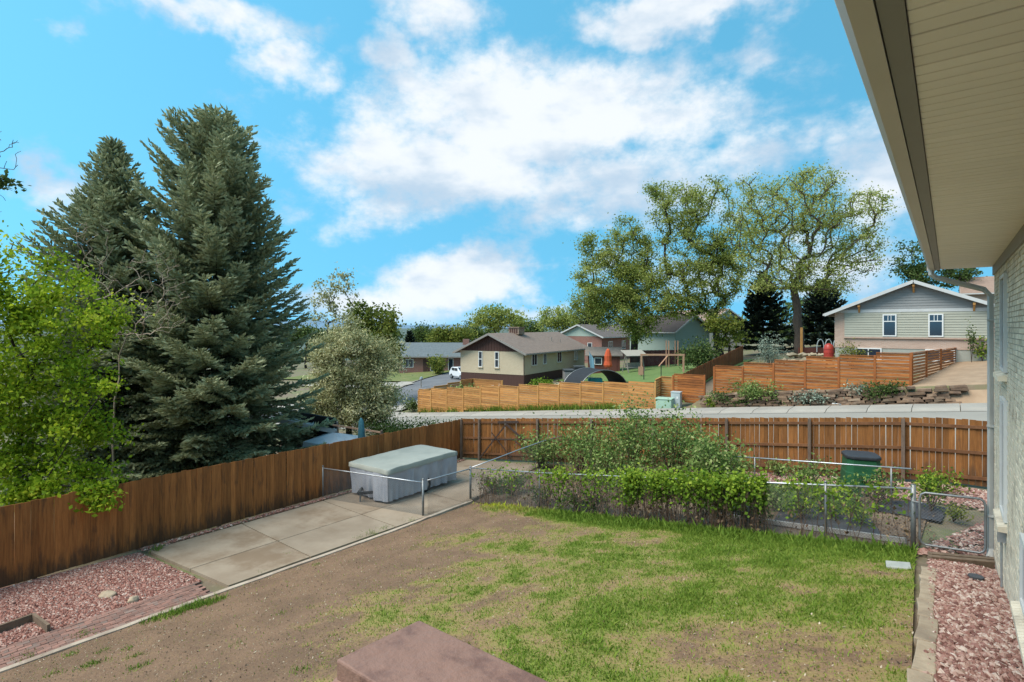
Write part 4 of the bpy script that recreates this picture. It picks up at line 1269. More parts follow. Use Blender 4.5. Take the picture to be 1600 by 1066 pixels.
def house(name, label, corner, rz, L, D, zf, ze, rise, wall_m, roof_m, gable_m, base_m, oh=.55, zbase=0.0, roof_t=.13, fascia=M_TRIMD):
    """gabled house: local x along the ridge (length L), gable end at x=0 facing -x; y from 0 to D; storey from zf to ze"""
    root = empty(name, corner, rz, label, 'house')
    mb = MB(); mb.box((0, 0, zbase - 1.0), (L, D, zf)); mb.build('foundation', base_m, root)
    mb = MB(); mb.box((-.03, -.03, zf), (L + .03, D + .03, ze)); w = mb.build('wall', wall_m, root)
    mb = MB(); mb.prism([(-.045, ze), (D + .045, ze), (D / 2, ze + rise - .1)], (-.045, .1), axis='x'); gbl = mb.build('gable', gable_m, root)
    mb = MB(); mb.prism([(0, ze), (D, ze), (D / 2, ze + rise - .1)], (L - .1, L + .03), axis='x'); mb.build('gable', gable_m, root)
    k = rise / (D / 2)
    mb = MB()
    for s in (0, 1):
        ya, za = (-oh, ze - k * oh) if s == 0 else (D + oh, ze - k * oh)
        ym, zm = D / 2, ze + rise
        vs = []
        for x in (-oh, L + oh):
            vs += [(x, ya, za), (x, ym, zm), (x, ym, zm + roof_t), (x, ya, za + roof_t)]
        mb.add(vs, [(0, 1, 2, 3), (7, 6, 5, 4), (0, 4, 5, 1), (3, 2, 6, 7), (0, 3, 7, 4), (1, 5, 6, 2)])
    rf = mb.build('roof', roof_m, root)
    # barge boards and gutters
    for x in (-oh - .03, L + oh + .01):
        for s in (0, 1):
            ya = -oh - .02 if s == 0 else D + oh + .02
            p0 = Vector((x, ya, ze - k * oh + .02)); p1 = Vector((x, D / 2, ze + rise + .03))
            mb = MB(); mb.bar(p0, p1, .03, .2); mb.build('barge_board', fascia, rf)
    for ya in (-oh - .06, D + oh + .06):
        mb = MB(); mb.box((-oh, ya - .05, ze - k * oh - .03), (L + oh, ya + .05, ze - k * oh + .10)); mb.build('gutter', fascia, rf)
    return root, w, gbl, rf
def face_front(y, z):   # on the gable end x=0 looking along -x
    return Matrix.Translation((-.05, y, z)) @ Matrix.Rotation(-math.pi / 2, 4, 'Z')
def face_side(x, z):    # on the long wall y=0 looking along -y
    return Matrix.Translation((x, -.05, z))

M_WTRIM = mat('off_white_trim', (.52, .52, .50), (.47, .47, .45), scale=2, rough=.6)
# tan brick house with brown gable; its near corner is photo column 818
angA = R(-8)
pc = P(818, 605, 55); Z0 = pc.z
M_TANB = brickmat('tan_brick', (.56, .46, .31), (.50, .40, .265), (.46, .39, .28))
M_BROWN = mat('brown_board', (.085, .042, .033), (.065, .033, .026), scale=2, stretch=(6, 6, .5), rough=.8)
hx, w, gbl, rf = house('tan_house', 'tan brick house with brown gable behind the cedar fence', (pc.x, pc.y, Z0), math.pi / 2 - angA, 15.5, 7.8, 1.2, 3.55, 1.75, M_TANB, shingle('brown_shingle', (.24, .185, .15), (.19, .145, .12)), M_BROWN, M_BROWN, oh=.6)
# gable faces -x (towards camera): windows sit on it; y runs to the left of the ridge direction
for yy in (3.15, 5.2): window(hx, face_front(yy, 1.85), .5, 1.65, 1, M_WHITE, M_TANB)
for i in range(23):
    mb = MB(); yy = -.0 + i * .35
    hgt = 1.65 * (1 - abs(yy - 3.9) / 3.9)
    if hgt > .08: mb.box((-.075, yy - .02, 3.57), (-.045, yy + .02, 3.55 + hgt)); mb.build('batten', M_BROWN, gbl)
for xx, ww in ((2.2, 1.15), (4.6, .75), (8.2, 1.1), (12.8, 1.0)): window(hx, face_side(xx, 2.05), ww, 1.25, 2, M_WHITE, M_TANB)
mb = MB(); mb.tube([(-.06, -.08, 3.4), (-.06, -.08, .1)], .05, 4); mb.build('downspout', M_BROWN, hx)
cool = MB(); cool.box((4.4, 3.1, 5.25), (5.7, 4.4, 6.0)); cool.box((4.3, 3.0, 6.0), (5.8, 4.5, 6.08)); cool.build('roof_cooler', mat('rusty_tan_metal', (.30, .22, .16), (.22, .15, .11), scale=3, rough=.6), rf)
for k in range(4): mb = MB(); mb.box((4.39, 3.25 + k * .28, 5.35), (4.40, 3.45 + k * .28, 5.9)); mb.build('louvre', M_BROWN, rf)
mb = MB(); mb.tube([(9.5, 1.6, 4.2), (9.5, 1.6, 4.85)], .06, 8); mb.tube([(11, 1.2, 4.0), (11, 1.2, 4.6)], .05, 8); mb.build('vent_pipe', M_TRIMD, rf)

# green-gabled house on the right, gable facing the street
angC = R(90)
pC = P(1305, 556, 37); zC = 3.55
M_SAGE = mat('sage_lap_siding', (.36, .355, .285), (.335, .33, .265), scale=2, rough=.7)
M_GREYG = mat('grey_lap_siding', (.265, .265, .255), (.245, .245, .235), scale=2, rough=.7)
M_PINKB = brickmat('pink_brick', (.48, .33, .25), (.40, .26, .195), (.45, .36, .29))
M_STUCCO = mat('grey_green_stucco', (.34, .345, .295), (.31, .315, .27), scale=5, bump=.2, rough=.9)
# local x runs away from the street (+V); y to its left (-U): so put the origin at the right-hand corner
WC = 8.6
hC, w, gbl, rf = house('green_house', 'green gabled house with pink brick and white windows at right', (pC.x + WC, pC.y, zC), math.pi / 2, 13, WC, 1.02, 3.42, 1.80, M_PINKB, shingle('grey_brown_shingle', (.21, .185, .165), (.17, .15, .135)), M_GREYG, M_STUCCO, oh=.55, fascia=M_WTRIM)
mb = MB(); mb.box((-.10, -.1, 3.36), (-.04, WC + .1, 3.56)); mb.build('white_band', M_WTRIM, gbl)
for i in range(10):
    z = 3.58 + i * .17; half = (WC / 2) * (1 - (z + .16 - 3.42) / 1.75)
    if half > .2:
        mb = MB(); mb.add([(-.05, WC / 2 - half, z), (-.05, WC / 2 + half, z), (-.078, WC / 2 + half, z - .0), (-.078, WC / 2 - half, z), (-.052, WC / 2 - half, z + .165), (-.052, WC / 2 + half, z + .165)], [(0, 3, 2, 1), (3, 4, 5, 2), (0, 4, 3), (1, 2, 5)])
        mb.build('lap_board', M_GREYG, gbl)
y0, y1 = WC - 8.0, WC - .55
mb = MB(); mb.box((-.07, y0, 1.75), (-.03, y1, 3.36)); sd = mb.build('siding_panel', M_SAGE, hC)
for i in range(10):
    z = 1.76 + i * .16; mb = MB(); mb.add([(-.07, y0, z), (-.07, y1, z), (-.10, y1, z), (-.10, y0, z), (-.072, y0, z + .155), (-.072, y1, z + .155)], [(0, 3, 2, 1), (3, 4, 5, 2), (0, 4, 3), (1, 2, 5)]); mb.build('lap_board', M_SAGE, sd)
mb = MB(); mb.box((-.14, y0 - .05, 1.66), (-.03, y1 + .05, 1.75)); mb.build('brick_ledge', M_PINKB, hC)
for yy in (WC - 3.05, WC - 5.4):
    o = window(hC, Matrix.Translation((-.06, 0, 0)) @ face_front(yy, 1.80), .74, 1.42, 3)
for yy in (WC - 1.9, WC - 5.6): window(hC, face_front(yy, .28), 1.45, .75, 2)
for yy in (WC / 2, WC / 2 - 2.9, WC / 2 + 2.9):
    zz = 3.42 + 1.8 * (1 - abs(yy - WC / 2) / (WC / 2))
    mb = MB(); mb.box((-.5, yy - .06, zz - .28), (-.04, yy + .06, zz - .14)); mb.bar((-.06, yy, zz - .62), (-.42, yy, zz - .2), .1, .1); mb.build('roof_bracket', M_SLATP, gbl)

# far houses
def far_house(name, label, x, y, Z, rz, L, D, zf, ze, rise, wall_m, roof_m, gable_m, wins=(), fwins=(), fascia=M_WTRIM, zadd=0):
    p = P(x, y, Z)
    r_, w, gb, rf = house(name, label, (p.x, p.y, g(p.x, p.y) + zadd), rz, L, D, zf, ze, rise, wall_m, roof_m, gable_m, wall_m, oh=.5, fascia=fascia)
    for (xx, z, ww, hh) in wins: window(r_, face_side(xx, z), ww, hh, 2)
    for (yy, z, ww, hh) in fwins: window(r_, face_front(yy, z), ww, hh, 1)
    return r_, w, gb, rf
M_REDB = brickmat('red_brick', (.26, .10, .07), (.20, .075, .055), (.26, .19, .16))
M_MINT = mat('mint_siding', (.34, .41, .35), (.31, .38, .32), scale=2, stretch=(.2, .2, 8), rough=.7)
M_SHGREY = shingle('slate_grey_shingle', (.145, .165, .17), (.11, .13, .135))
# red brick ranch on the side street: long wall faces us
pB = P(622, 588, 84)
rB, w, gb, rfB = house('red_ranch', 'low red brick ranch house with grey roof across side street', (pB.x, pB.y, -1.35), R(36), 16, 8, .15, 2.9, 1.7, M_REDB, M_SHGREY, M_REDB, M_REDB, oh=.7, fascia=M_TRIMD)
window(rB, face_side(1.6, 1.0), 1.6, 1.3, 2); window(rB, face_side(6.0, .4), 1.9, 2.0, 2); window(rB, face_side(8.2, .4), .8, 2.0, 0)
mb = MB(); mb.box((3.9, -.06, .15), (4.9, -.02, 2.3)); mb.build('door', M_BROWN, rB)
mb = MB(); mb.box((10.6, -.07, .15), (13.6, -.03, 2.4)); mb.build('garage_door', M_WHITE, rB)
mb = MB(); mb.box((9.6, 3.2, 4.0), (10.6, 4.0, 5.3)); mb.build('chimney', M_REDB, rfB)
far_house('mint_gable_house', 'two storey house with mint gable over red brick wall', 940, 560, 84, math.pi / 2 - R(-3), 14, 8.0, .2, 4.0, 1.75, M_REDB, shingle('dark_brown_shingle', (.16, .13, .115), (.12, .10, .09)), M_MINT, fwins=((2, 1.6, .8, 1.4), (5.4, 1.6, .8, 1.4)), wins=((3, 1.8, 1.6, 1.4), (8, 1.8, 1.4, 1.4)))
far_house('sage_garage', 'sage green outbuilding with dark roof behind the maroon fence', 1108, 562, 70, math.pi / 2 + R(68), 8.2, 6, .1, 3.6, 1.9, M_MINT, shingle('near_black_shingle', (.075, .06, .055), (.055, .045, .04)), M_MINT, wins=((6.6, 1.4, .9, 1.5),))
far_house('pink_roof_house', 'distant house with pinkish roof behind the big trees', 1165, 545, 92, math.pi / 2 + R(60), 14, 8, .1, 3.4, 2.2, mat('pale_stucco', (.5, .46, .40), (.45, .41, .36), scale=3, rough=.9), shingle('pink_brown_shingle', (.33, .22, .18), (.27, .18, .145)), M_MINT, zadd=1.0, wins=((3, 1, 1.5, 1.2), (8, 1, 1.5, 1.2)))
far_house('tan_roof_house', 'house with tan roof just visible beyond green house', 1720, 470, 62, math.pi / 2 + R(90), 12, 8, .1, 3.4, 1.9, M_PINKB, shingle('tan_shingle', (.30, .21, .16), (.25, .17, .13)), M_GREYG, zadd=-.1)
far_house('blue_roof_house', 'low far house with pale blue grey roof between trees', 872, 540, 118, math.pi / 2 + R(70), 13, 8, .1, 3.0, 1.7, M_REDB, mat('blue_grey_roof', (.25, .29, .32), (.22, .26, .29), scale=2, rough=.9), M_REDB, zadd=-.2)

# ------------------------------------------------------------------ back garden of the tan house
def thing_at(name, label, cat, x, y, Z, rz=0.0):
    p = P(x, y, Z); z = g(p.x, p.y)
    return empty(name, (p.x, p.y, z), rz, label, cat)
sh = thing_at('garden_shed', 'small red brown garden shed with shingle roof and white window', 'shed', 945, 575, 62, -YAW * -1 + R(-8))
M_SHED = mat('red_brown_board', (.145, .05, .036), (.11, .04, .03), scale=2, stretch=(6, 6, .6), rough=.8)
mb = MB(); mb.box((-1.9, 0, -.2), (1.7, 2.6, 2.0)); mb.prism([(0, 2.0), (2.6, 2.0), (1.3, 2.75)], (-1.9, 1.7), axis='x'); shw = mb.build('wall', M_SHED, sh)
mb = MB()
for (ya, yb) in ((-.3, 1.3), (2.9, 1.3)): mb.add([(-2.2, ya, 1.93), (2.0, ya, 1.93), (2.0, yb, 2.83), (-2.2, yb, 2.83), (-2.2, ya, 2.02), (2.0, ya, 2.02), (2.0, yb, 2.92), (-2.2, yb, 2.92)], [(0, 3, 2, 1), (4, 5, 6, 7), (0, 1, 5, 4), (1, 2, 6, 5), (2, 3, 7, 6), (3, 0, 4, 7)])
mb.build('roof', shingle('shed_shingle', (.22, .19, .16), (.17, .15, .13)), sh)
window(sh, face_side(-.75, .95), .85, .8, 0); mb = MB(); mb.box((.5, -.05, 0), (1.4, -.01, 1.8)); dr = mb.build('door', M_SHED, sh)
mb = MB(); mb.box((.58, -.08, .85), (.63, -.05, .98)); mb.build('handle', M_GALV, dr)
mf = empty('maroon_fence', P(1000, 570, 64), label='maroon painted board fence at the back of far garden', cat='fence')
ma, mz = P(985, 573, 66), P(1090, 569, 63)
M_MAROON = mat('maroon_paint', (.13, .028, .028), (.10, .022, .022), scale=2, stretch=(5, 5, .6), rough=.75, piece=.15)
for i in range(52):
    q = ma.lerp(mz, i / 52); zb = g(q.x, q.y); d = (mz - ma); d.z = 0; wd = d.length / 52 * .95; d.normalize()
    mb = MB(); mb.bar((q.x, q.y, zb - .05), (q.x, q.y, 3.05 + .25 * i / 52 + .01 * (i % 3)), wd, .025, up=(-d.y, d.x, 0)); child_build(mb, 'board', M_MAROON, mf)
# half-barrel shade hoop
hp = thing_at('shade_hoop', 'black arched shade cloth tunnel standing in far garden', 'shade tunnel', 944, 606, 43, YAW + R(24))
M_SHADE = mat('black_shade_cloth', (.028, .030, .034), (.02, .022, .025), scale=6, rough=.8)
mb = MB(); n = 22; Wd, Ln, Rr = 0, 2.6, 2.3
vs = []
for k in range(n + 1):
    a = math.pi * k / n
    for (yy, rr) in ((0, 1.0), (Ln, 1.0), (Ln, .985), (0, .985)):
        vs.append((-math.cos(a) * Rr * rr, yy, math.sin(a) * 1.75 * rr))
mb.add(vs, [(k * 4 + j, (k + 1) * 4 + j, (k + 1) * 4 + (j + 1) % 4, k * 4 + (j + 1) % 4) for k in range(n) for j in range(4)])
mb.build('cloth', M_SHADE, hp, smooth=False)
for yy in (-.01, Ln + .01):
    mb = MB(); mb.tube([(-math.cos(math.pi * k / n) * Rr, yy, math.sin(math.pi * k / n) * 1.75) for k in range(n + 1)], .03, 6); mb.build('hoop', M_GALVD, hp)
# hot tub
ht = thing_at('hot_tub', 'grey hot tub with dark folded cover beside tan house', 'hot tub', 897, 588, 56, YAW)
mb = MB(); mb.box((-1.1, -1, 0), (1.1, 1, .95)); mb.build('shell', mat('grey_tub_panel', (.22, .21, .20), (.18, .17, .165), scale=3, stretch=(8, 8, .5), rough=.7), ht, bevel=.08)
mb = MB(); mb.box((-1.16, -1.06, .96), (1.16, 1.06, 1.1)); M_TUBC = mat('dark_vinyl', (.04, .045, .045), (.03, .033, .033), rough=.4); cv = mb.build('cover', M_TUBC, ht, bevel=.05)
mb = MB(); mb.box((0, -.2, 1.12), (1.16, 1.06, 1.42)); mb.build('folded_half', M_TUBC, cv, bevel=.06)
# garden swing with canopy
sw = thing_at('garden_swing', 'canopy garden swing seat standing on the far lawn', 'swing', 990, 585, 58, YAW + R(20))
M_GREYW = mat('grey_weathered_wood', (.30, .27, .23), (.23, .21, .18), scale=4, rough=.85)
for sx in (-1, 1):
    mb = MB(); mb.bar((sx, -.6, 0), (sx, 0, 1.95), .07, .07); mb.bar((sx, .6, 0), (sx, 0, 1.95), .07, .07); mb.build('leg', M_GREYW, sw)
mb = MB(); mb.add([(-1.3, -.75, 1.75), (1.3, -.75, 1.75), (1.3, .5, 2.3), (-1.3, .5, 2.3), (-1.3, -.75, 1.8), (1.3, -.75, 1.8), (1.3, .5, 2.35), (-1.3, .5, 2.35)], [(0, 3, 2, 1), (4, 5, 6, 7), (0, 1, 5, 4), (1, 2, 6, 5), (2, 3, 7, 6), (3, 0, 4, 7)]); mb.build('canopy', mat('beige_canvas', (.36, .34, .29), (.31, .29, .25), rough=.8), sw)
mb = MB(); mb.box((-.85, -.3, .45), (.85, .25, .53)); mb.build('seat', M_GREYW, sw)
mb = MB(); mb.bar((-.85, .28, .75), (.85, .28, .75), .05, .5); mb.build('backrest', M_GREYW, sw)
for sx in (-.8, .8): mb = MB(); mb.tube([(sx, 0, .5), (sx, 0, 1.95)], .012, 5); mb.build('chain', M_GALVD, sw)
# timber goal-like frame, and the timber play frame
M_PINE = mat('pinkish_pine', (.47, .27, .17), (.40, .22, .14), scale=3, rough=.75)
pf = thing_at('beam_stand', 'low pinkish timber frame of posts and beam on lawn', 'frame', 1035, 590, 50, YAW - R(4))
for sx in (-1.9, 1.9): mb = MB(); mb.box((sx - .07, -.07, -.1), (sx + .07, .07, 1.75)); mb.build('post', M_PINE, pf)
mb = MB(); mb.box((-2.0, -.06, 1.76), (2.0, .06, 1.92)); mb.build('beam', M_PINE, pf)
mb = MB(); mb.box((-2.2, -.14, 0), (-1.7, -.08, .75)); mb.build('crate_side', M_PINE, pf)
pf = thing_at('play_tower', 'slim timber play tower standing near maroon fence', 'play tower', 1050, 580, 60, YAW)
for sx in (-.5, .5):
    for sy in (-.5, .5): mb = MB(); mb.box((sx - .05, sy - .05, -.1), (sx + .05, sy + .05, 2.9)); mb.build('post', M_PINE, pf)
mb = MB(); mb.box((-.6, -.6, 1.3), (.6, .6, 1.38)); mb.build('platform', M_PINE, pf)
mb = MB(); mb.bar((-.5, -.5, 1.4), (-1.6, -.5, .1), .35, .04); mb.build('slide', M_PINE, pf)
# closed parasol, teal chair cover, blue towel flag
um = thing_at('closed_parasol', 'closed orange red parasol standing by the brown shed', 'parasol', 950, 585, 56, 0)
M_ORNG = mat('orange_red_canvas', (.55, .10, .035), (.42, .07, .025), scale=4, rough=.8)
mb = MB(); mb.tube([(0, 0, 0), (0, 0, 2.9)], .03, 8); mb.build('pole', M_PINE, um)
mb = MB(); mb.tube([(0, 0, .95), (0, 0, 1.15), (0, 0, 1.6), (0, 0, 2.1), (0, 0, 2.7), (0, 0, 2.85)], [.38, .46, .36, .38, .2, .04], 9); mb.build('canopy', M_ORNG, um)
mb = MB(); mb.tube([(0, 0, -.02), (0, 0, .1)], .25, 10); mb.build('base', M_GALVD, um)
ch = thing_at('teal_playhouse', 'teal plastic play box with coral panel inside the hoop', 'play box', 930, 604, 44.5, YAW)
mb = MB(); mb.box((-.55, -.3, 0), (.55, .5, 1.05)); mb.build('shell', mat('teal_plastic', (.03, .36, .40), (.025, .31, .35), rough=.45), ch, bevel=.06)
mb = MB(); mb.box((-.7, -.36, .45), (-.1, -.31, .78)); mb.build('panel', mat('coral_plastic', (.62, .20, .12), (.55, .17, .10), rough=.5), ch, bevel=.02)
fl = thing_at('feather_flag', 'pale blue cloth banner leaning beside the shed', 'banner', 923, 590, 57, YAW)
mb = MB(); mb.tube([(0, 0, 0), (0, 0, 2.4), (-.2, 0, 2.7)], .02, 6); mb.build('pole', M_GALVD, fl)
mb = MB(); mb.add([(0, 0, .7), (.42, .05, .75), (.30, .02, 2.0), (-.15, 0, 2.72), (-.12, .0, 1.6), (0, .02, .7), (.42, .07, .75), (.30, .04, 2.0), (-.15, .02, 2.72), (-.12, .02, 1.6)], [(0, 1, 2, 3, 4), (9, 8, 7, 6, 5)] + [(i, 5 + i, 5 + (i + 1) % 5, (i + 1) % 5) for i in range(5)]); mb.build('cloth', mat('pale_blue_cloth', (.26, .45, .55), (.22, .40, .5), rough=.8), fl)
# trellis posts in the far lawn
for i, (x, y, Z) in enumerate(((955, 598, 46), (1006, 598, 47), (1033, 597, 47))):
    o = thing_at('fence_stake', ['thin dark stake seen through the black hoop', 'dark stake left of the timber frame', 'dark stake beneath the timber beam'][i], 'stake', x, y, Z)
    mb = MB(); mb.tube([(0, 0, -.1), (0, 0, 1.15)], .04, 6); mb.tube([(0, 0, 1.15), (0, 0, 1.22)], [.055, .02], 6); k = mb.build('stake_body', M_SHADE, o)
# motor scooter shape by the brown foundation
mo = thing_at('scooter', 'small pale scooter parked by the tan house foundation', 'scooter', 775, 612, 53, YAW + R(25))
for sx in (-.5, .5): mb = MB(); mb.tube([(sx, -.04, .25), (sx, .04, .25)], .25, 14); mb.build('wheel', M_SHADE, mo)
M_PALE = mat('pale_plastic', (.5, .5, .52), rough=.4)
mb = MB(); mb.prism([(-.75, .35), (-.2, .3), (.3, .3), (.45, .8), (.35, 1.0), (.25, .55), (-.15, .45), (-.25, .75), (-.75, .75)], (-.14, .14), axis='y'); mb.build('body', M_PALE, mo, bevel=.03)
mb = MB(); mb.tube([(.42, -.3, 1.05), (.42, .3, 1.05)], .025, 6); mb.build('handlebar', M_SHADE, mo)
# red kettle barbecue drum by the green house
bq = thing_at('drum_smoker', 'tall red drum smoker on black legs beside green house', 'smoker', 1295, 560, 38, 0)
M_RED = mat('red_enamel', (.42, .055, .04), (.36, .045, .035), rough=.35)
mb = MB(); mb.tube([(0, 0, .5), (0, 0, .75), (0, 0, 1.35), (0, 0, 1.6), (0, 0, 1.72)], [.2, .32, .32, .26, .08], 14); dm = mb.build('drum', M_RED, bq, smooth=True)
for z in (.8, 1.05, 1.3): mb = MB(); mb.tube([(0, 0, z), (0, 0, z + .04)], .335, 14); mb.build('band', M_RED, dm)
for k in range(3): a = k * 2.1; mb = MB(); mb.bar((math.cos(a) * .18, math.sin(a) * .18, .55), (math.cos(a) * .34, math.sin(a) * .34, -.02), .05, .05); mb.build('leg', M_SHADE, bq)
# stone raised bed behind the dark fence with hoops
rb = thing_at('raised_stone_bed', 'tan boulder bed in the garden beside green house', 'garden bed', 1250, 552, 44, 0)
rg = random.Random(4); M_BOUL = mat('tan_boulder', (.36, .30, .20), (.25, .21, .15), scale=2, dark=(.15, .14, .09), dark_amt=.5, bump=.4, rough=.9, piece=.25)
for i in range(34):
    mb = MB(); s = .3 + .2 * rg.random(); mb.rock((0, 0, 0), s, rg, .6); o = mb.build('boulder', M_BOUL, rb, bevel=.05)
    a = (i % 17) / 17; o.location = (-1.2 + 5.5 * a * CS + (i // 17) * .4, .0 + 5.5 * a * SN + (i // 17) * .5 - 1, .25 + (i // 17) * .45)
hpz = thing_at('garden_hoops', 'three pale arched hoops beyond the boulder bed', 'hoops', 1287, 548, 50, YAW)
for k in range(3):
    mb = MB(); mb.tube([(k * .75 - .3 - .33 * math.cos(math.pi * j / 12), 0, (1.15 if 0 < j < 12 else 0) * 1.0 * max(.0, math.sin(math.pi * j / 12)) ** .6 + .35) for j in range(13)], .04, 6); mb.build('hoop', M_UTB, hpz)
mb = MB(); mb.box((-2.2, .2, -.2), (2.2, .3, .75)); mb.build('bed_board', M_SHED, hpz)
mb = MB(); mb.box((-2.1, -.05, 0), (-1.95, .1, 2.6)); mb.build('post', M_SLATP, hpz)
# white car nose on the side street, mailbox
cr = thing_at('parked_car', 'white hatchback parked on the side street behind cedar fence', 'car', 722, 594, 68, R(-20))
cr.location.z += .06
M_CARW = mat('white_car_paint', (.68, .69, .70), (.66, .67, .68), rough=.25)
prof = [(-2.0, .35), (-2.05, .8), (-1.75, 1.05), (-1.35, 1.45), (.2, 1.5), (1.0, 1.02), (1.9, .88), (2.1, .6), (2.05, .33)]
mb = MB(); mb.prism(prof, (-.85, .85), axis='y'); bd = mb.build('body', M_CARW, cr, bevel=.09)
for (x0, x1, z0, z1) in ((-1.2, -.4, 1.05, 1.4), (-.32, .45, 1.05, 1.4)):
    for s in (-1, 1): mb = MB(); mb.box((x0, s * .86 - .006, z0), (x1, s * .86 + .006, z1)); mb.build('side_window', M_GLASS, cr)
mb = MB(); mb.add([(.28, -.72, 1.46), (.28, .72, 1.46), (.98, .76, 1.05), (.98, -.76, 1.05)], [(0, 1, 2, 3)]); o = mb.build('windscreen', M_GLASS, cr); o.location = (.02, 0, .02)
for sx in (-1.3, 1.3):
    for sy in (-.8, .8): mb = MB(); mb.tube([(sx, sy - .1, .31), (sx, sy + .1, .31)], .31, 16); w_ = mb.build('wheel', M_SHADE, cr); mb = MB(); mb.tube([(sx, sy + (.105 if sy > 0 else -.105), .31), (sx, sy + (.112 if sy > 0 else -.112), .31)], .19, 12); mb.build('rim', M_GALV, w_)
for sy in (-.6, .6): mb = MB(); mb.box((2.0, sy - .18, .62), (2.09, sy + .18, .78)); mb.build('headlight', M_PALE, cr, bevel=.02)
mx = thing_at('mailbox', 'small mailbox on a post at the far kerb', 'mailbox', 658, 597, 62, R(30))
mb = MB(); mb.box((-.05, -.05, -.1), (.05, .05, 1.0)); mb.build('post', M_GREYW, mx); mb = MB(); mb.prism([(-.11, 1.0), (.11, 1.0), (.11, 1.15), (.06, 1.24), (-.06, 1.24), (-.11, 1.15)], (-.27, .27), axis='y'); mb.build('box', M_UTB, mx)

# ------------------------------------------------------------------ neighbour's things over the left fence
nb = empty('patio_cover', (-20.6, 14.2, g(-20.6, 14.2)), label='pale grey corrugated patio roof over the left fence', cat='patio cover')
NO = nb.location.copy()
r0, r1, r2, r3 = P(476, 651, 24.5), P(527, 657, 24.5), P(527, 663, 22.3), P(470, 655, 21.8)
cor = [P(440, 645, 27), P(527, 657, 26.3), P(526, 672, 22.6), P(428, 652, 22.6)]
mb = MB(); dn = Vector((0, 0, -.05))
mb.add([c + dn for c in cor] + cor, [(0, 3, 2, 1), (4, 5, 6, 7), (0, 1, 5, 4), (1, 2, 6, 5), (2, 3, 7, 6), (3, 0, 4, 7)])
M_TIN = mat('pale_roof_sheet', (.42, .42, .40), (.35, .36, .35), scale=2, stretch=(1, 6, 1), rough=.6)
child_build(mb, 'roof_sheet', M_TIN, nb)
for t in np.linspace(.04, .96, 9):
    mb = MB(); mb.bar(cor[0].lerp(cor[1], t) + Vector((0, 0, .012)), cor[3].lerp(cor[2], t) + Vector((0, 0, .012)), .05, .02); child_build(mb, 'rib', M_TIN, nb)
mb = MB(); mb.bar(cor[3] + Vector((0, 0, -.09)), cor[2] + Vector((0, 0, -.09)), .04, .16); child_build(mb, 'fascia_board', M_TIN, nb)
for c in (cor[2], cor[3], cor[0], cor[1]):
    mb = MB(); mb.box((c.x - .05, c.y - .05, g(c.x, c.y)), (c.x + .05, c.y + .05, c.z - .06)); child_build(mb, 'post', M_POSTW, nb)
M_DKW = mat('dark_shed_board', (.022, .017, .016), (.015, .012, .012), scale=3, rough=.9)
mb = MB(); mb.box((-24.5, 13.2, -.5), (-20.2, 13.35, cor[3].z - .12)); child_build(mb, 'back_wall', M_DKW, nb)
pb = empty('clothes_pole', (-19, 16, g(-19, 16)), label='long tan pole reaching out from patio roof', cat='pole')
pa, pz = P(520, 664, 22.3), P(596, 676, 21.6)
mb = MB(); mb.bar(pa, pz, .05, .06); child_build(mb, 'pole', M_PINE, pb)
mb = MB(); mb.box((pz.x - .04, pz.y - .04, g(pz.x, pz.y)), (pz.x + .04, pz.y + .04, pz.z + .08)); child_build(mb, 'post', M_POSTW, pb)
cl = empty('hanging_cloth', P(564, 668, 21.8), label='teal cloth hanging on the tan pole over left fence', cat='cloth')
mb = MB(); mb.tube([(0, 0, .38), (0, 0, .25), (.02, 0, -.05), (0, .02, -.4), (0, 0, -.8)], [.03, .10, .13, .15, .08], 7); mb.build('drape', mat('teal_cloth', (.07, .20, .23), (.05, .15, .18), scale=8, rough=.8), cl, smooth=True)
tc_ = P(527, 684, 22.0)
tb_ = empty('tarped_stack', (tc_.x - .3, tc_.y, g(tc_.x, tc_.y)), R(15), 'pale grey tarpaulin over a boxy stack behind left fence', 'tarpaulin')
mb = MB(); h = tc_.z - tb_.location.z + .05
mb.add([(-1.0, -.9, 0), (1.2, -.9, 0), (1.2, .9, 0), (-1.0, .9, 0), (-.85, -.75, h - .18), (1.1, -.75, h - .25), (1.1, .75, h - .1), (-.85, .75, h - .05), (.1, 0, h + .12)], [(0, 1, 5, 4), (1, 2, 6, 5), (2, 3, 7, 6), (3, 0, 4, 7), (4, 5, 8), (5, 6, 8), (6, 7, 8), (7, 4, 8)])
mb.build('sheet', mat('pale_tarp', (.43, .46, .48), (.36, .39, .42), scale=3, bump=.3, bscale=5, rough=.6), tb_)

# ------------------------------------------------------------------ trees and shrubs
M_BARK = mat('grey_brown_bark', (.115, .085, .065), (.06, .045, .035), scale=6, stretch=(3, 3, .6), bump=.7, bscale=14, rough=.95)
M_BARKD = mat('dark_bark', (.05, .038, .032), (.03, .023, .02), scale=6, stretch=(3, 3, .6), bump=.6, bscale=14, rough=.95)
M_BARKP = mat('pale_dead_wood', (.36, .28, .21), (.25, .19, .14), scale=6, bump=.3, rough=.9)

def px_blobs(blobs, Z):
    out = []
    for (x, y, rx, ry) in blobs:
        c = P(x, y, Z); out.append((c, rx / F * Z, ry / F * Z))
    return out
RIGHT = Vector((CS, SN, 0)); FWD = Vector((-SN, CS, 0)); UP = Vector((0, 0, 1))

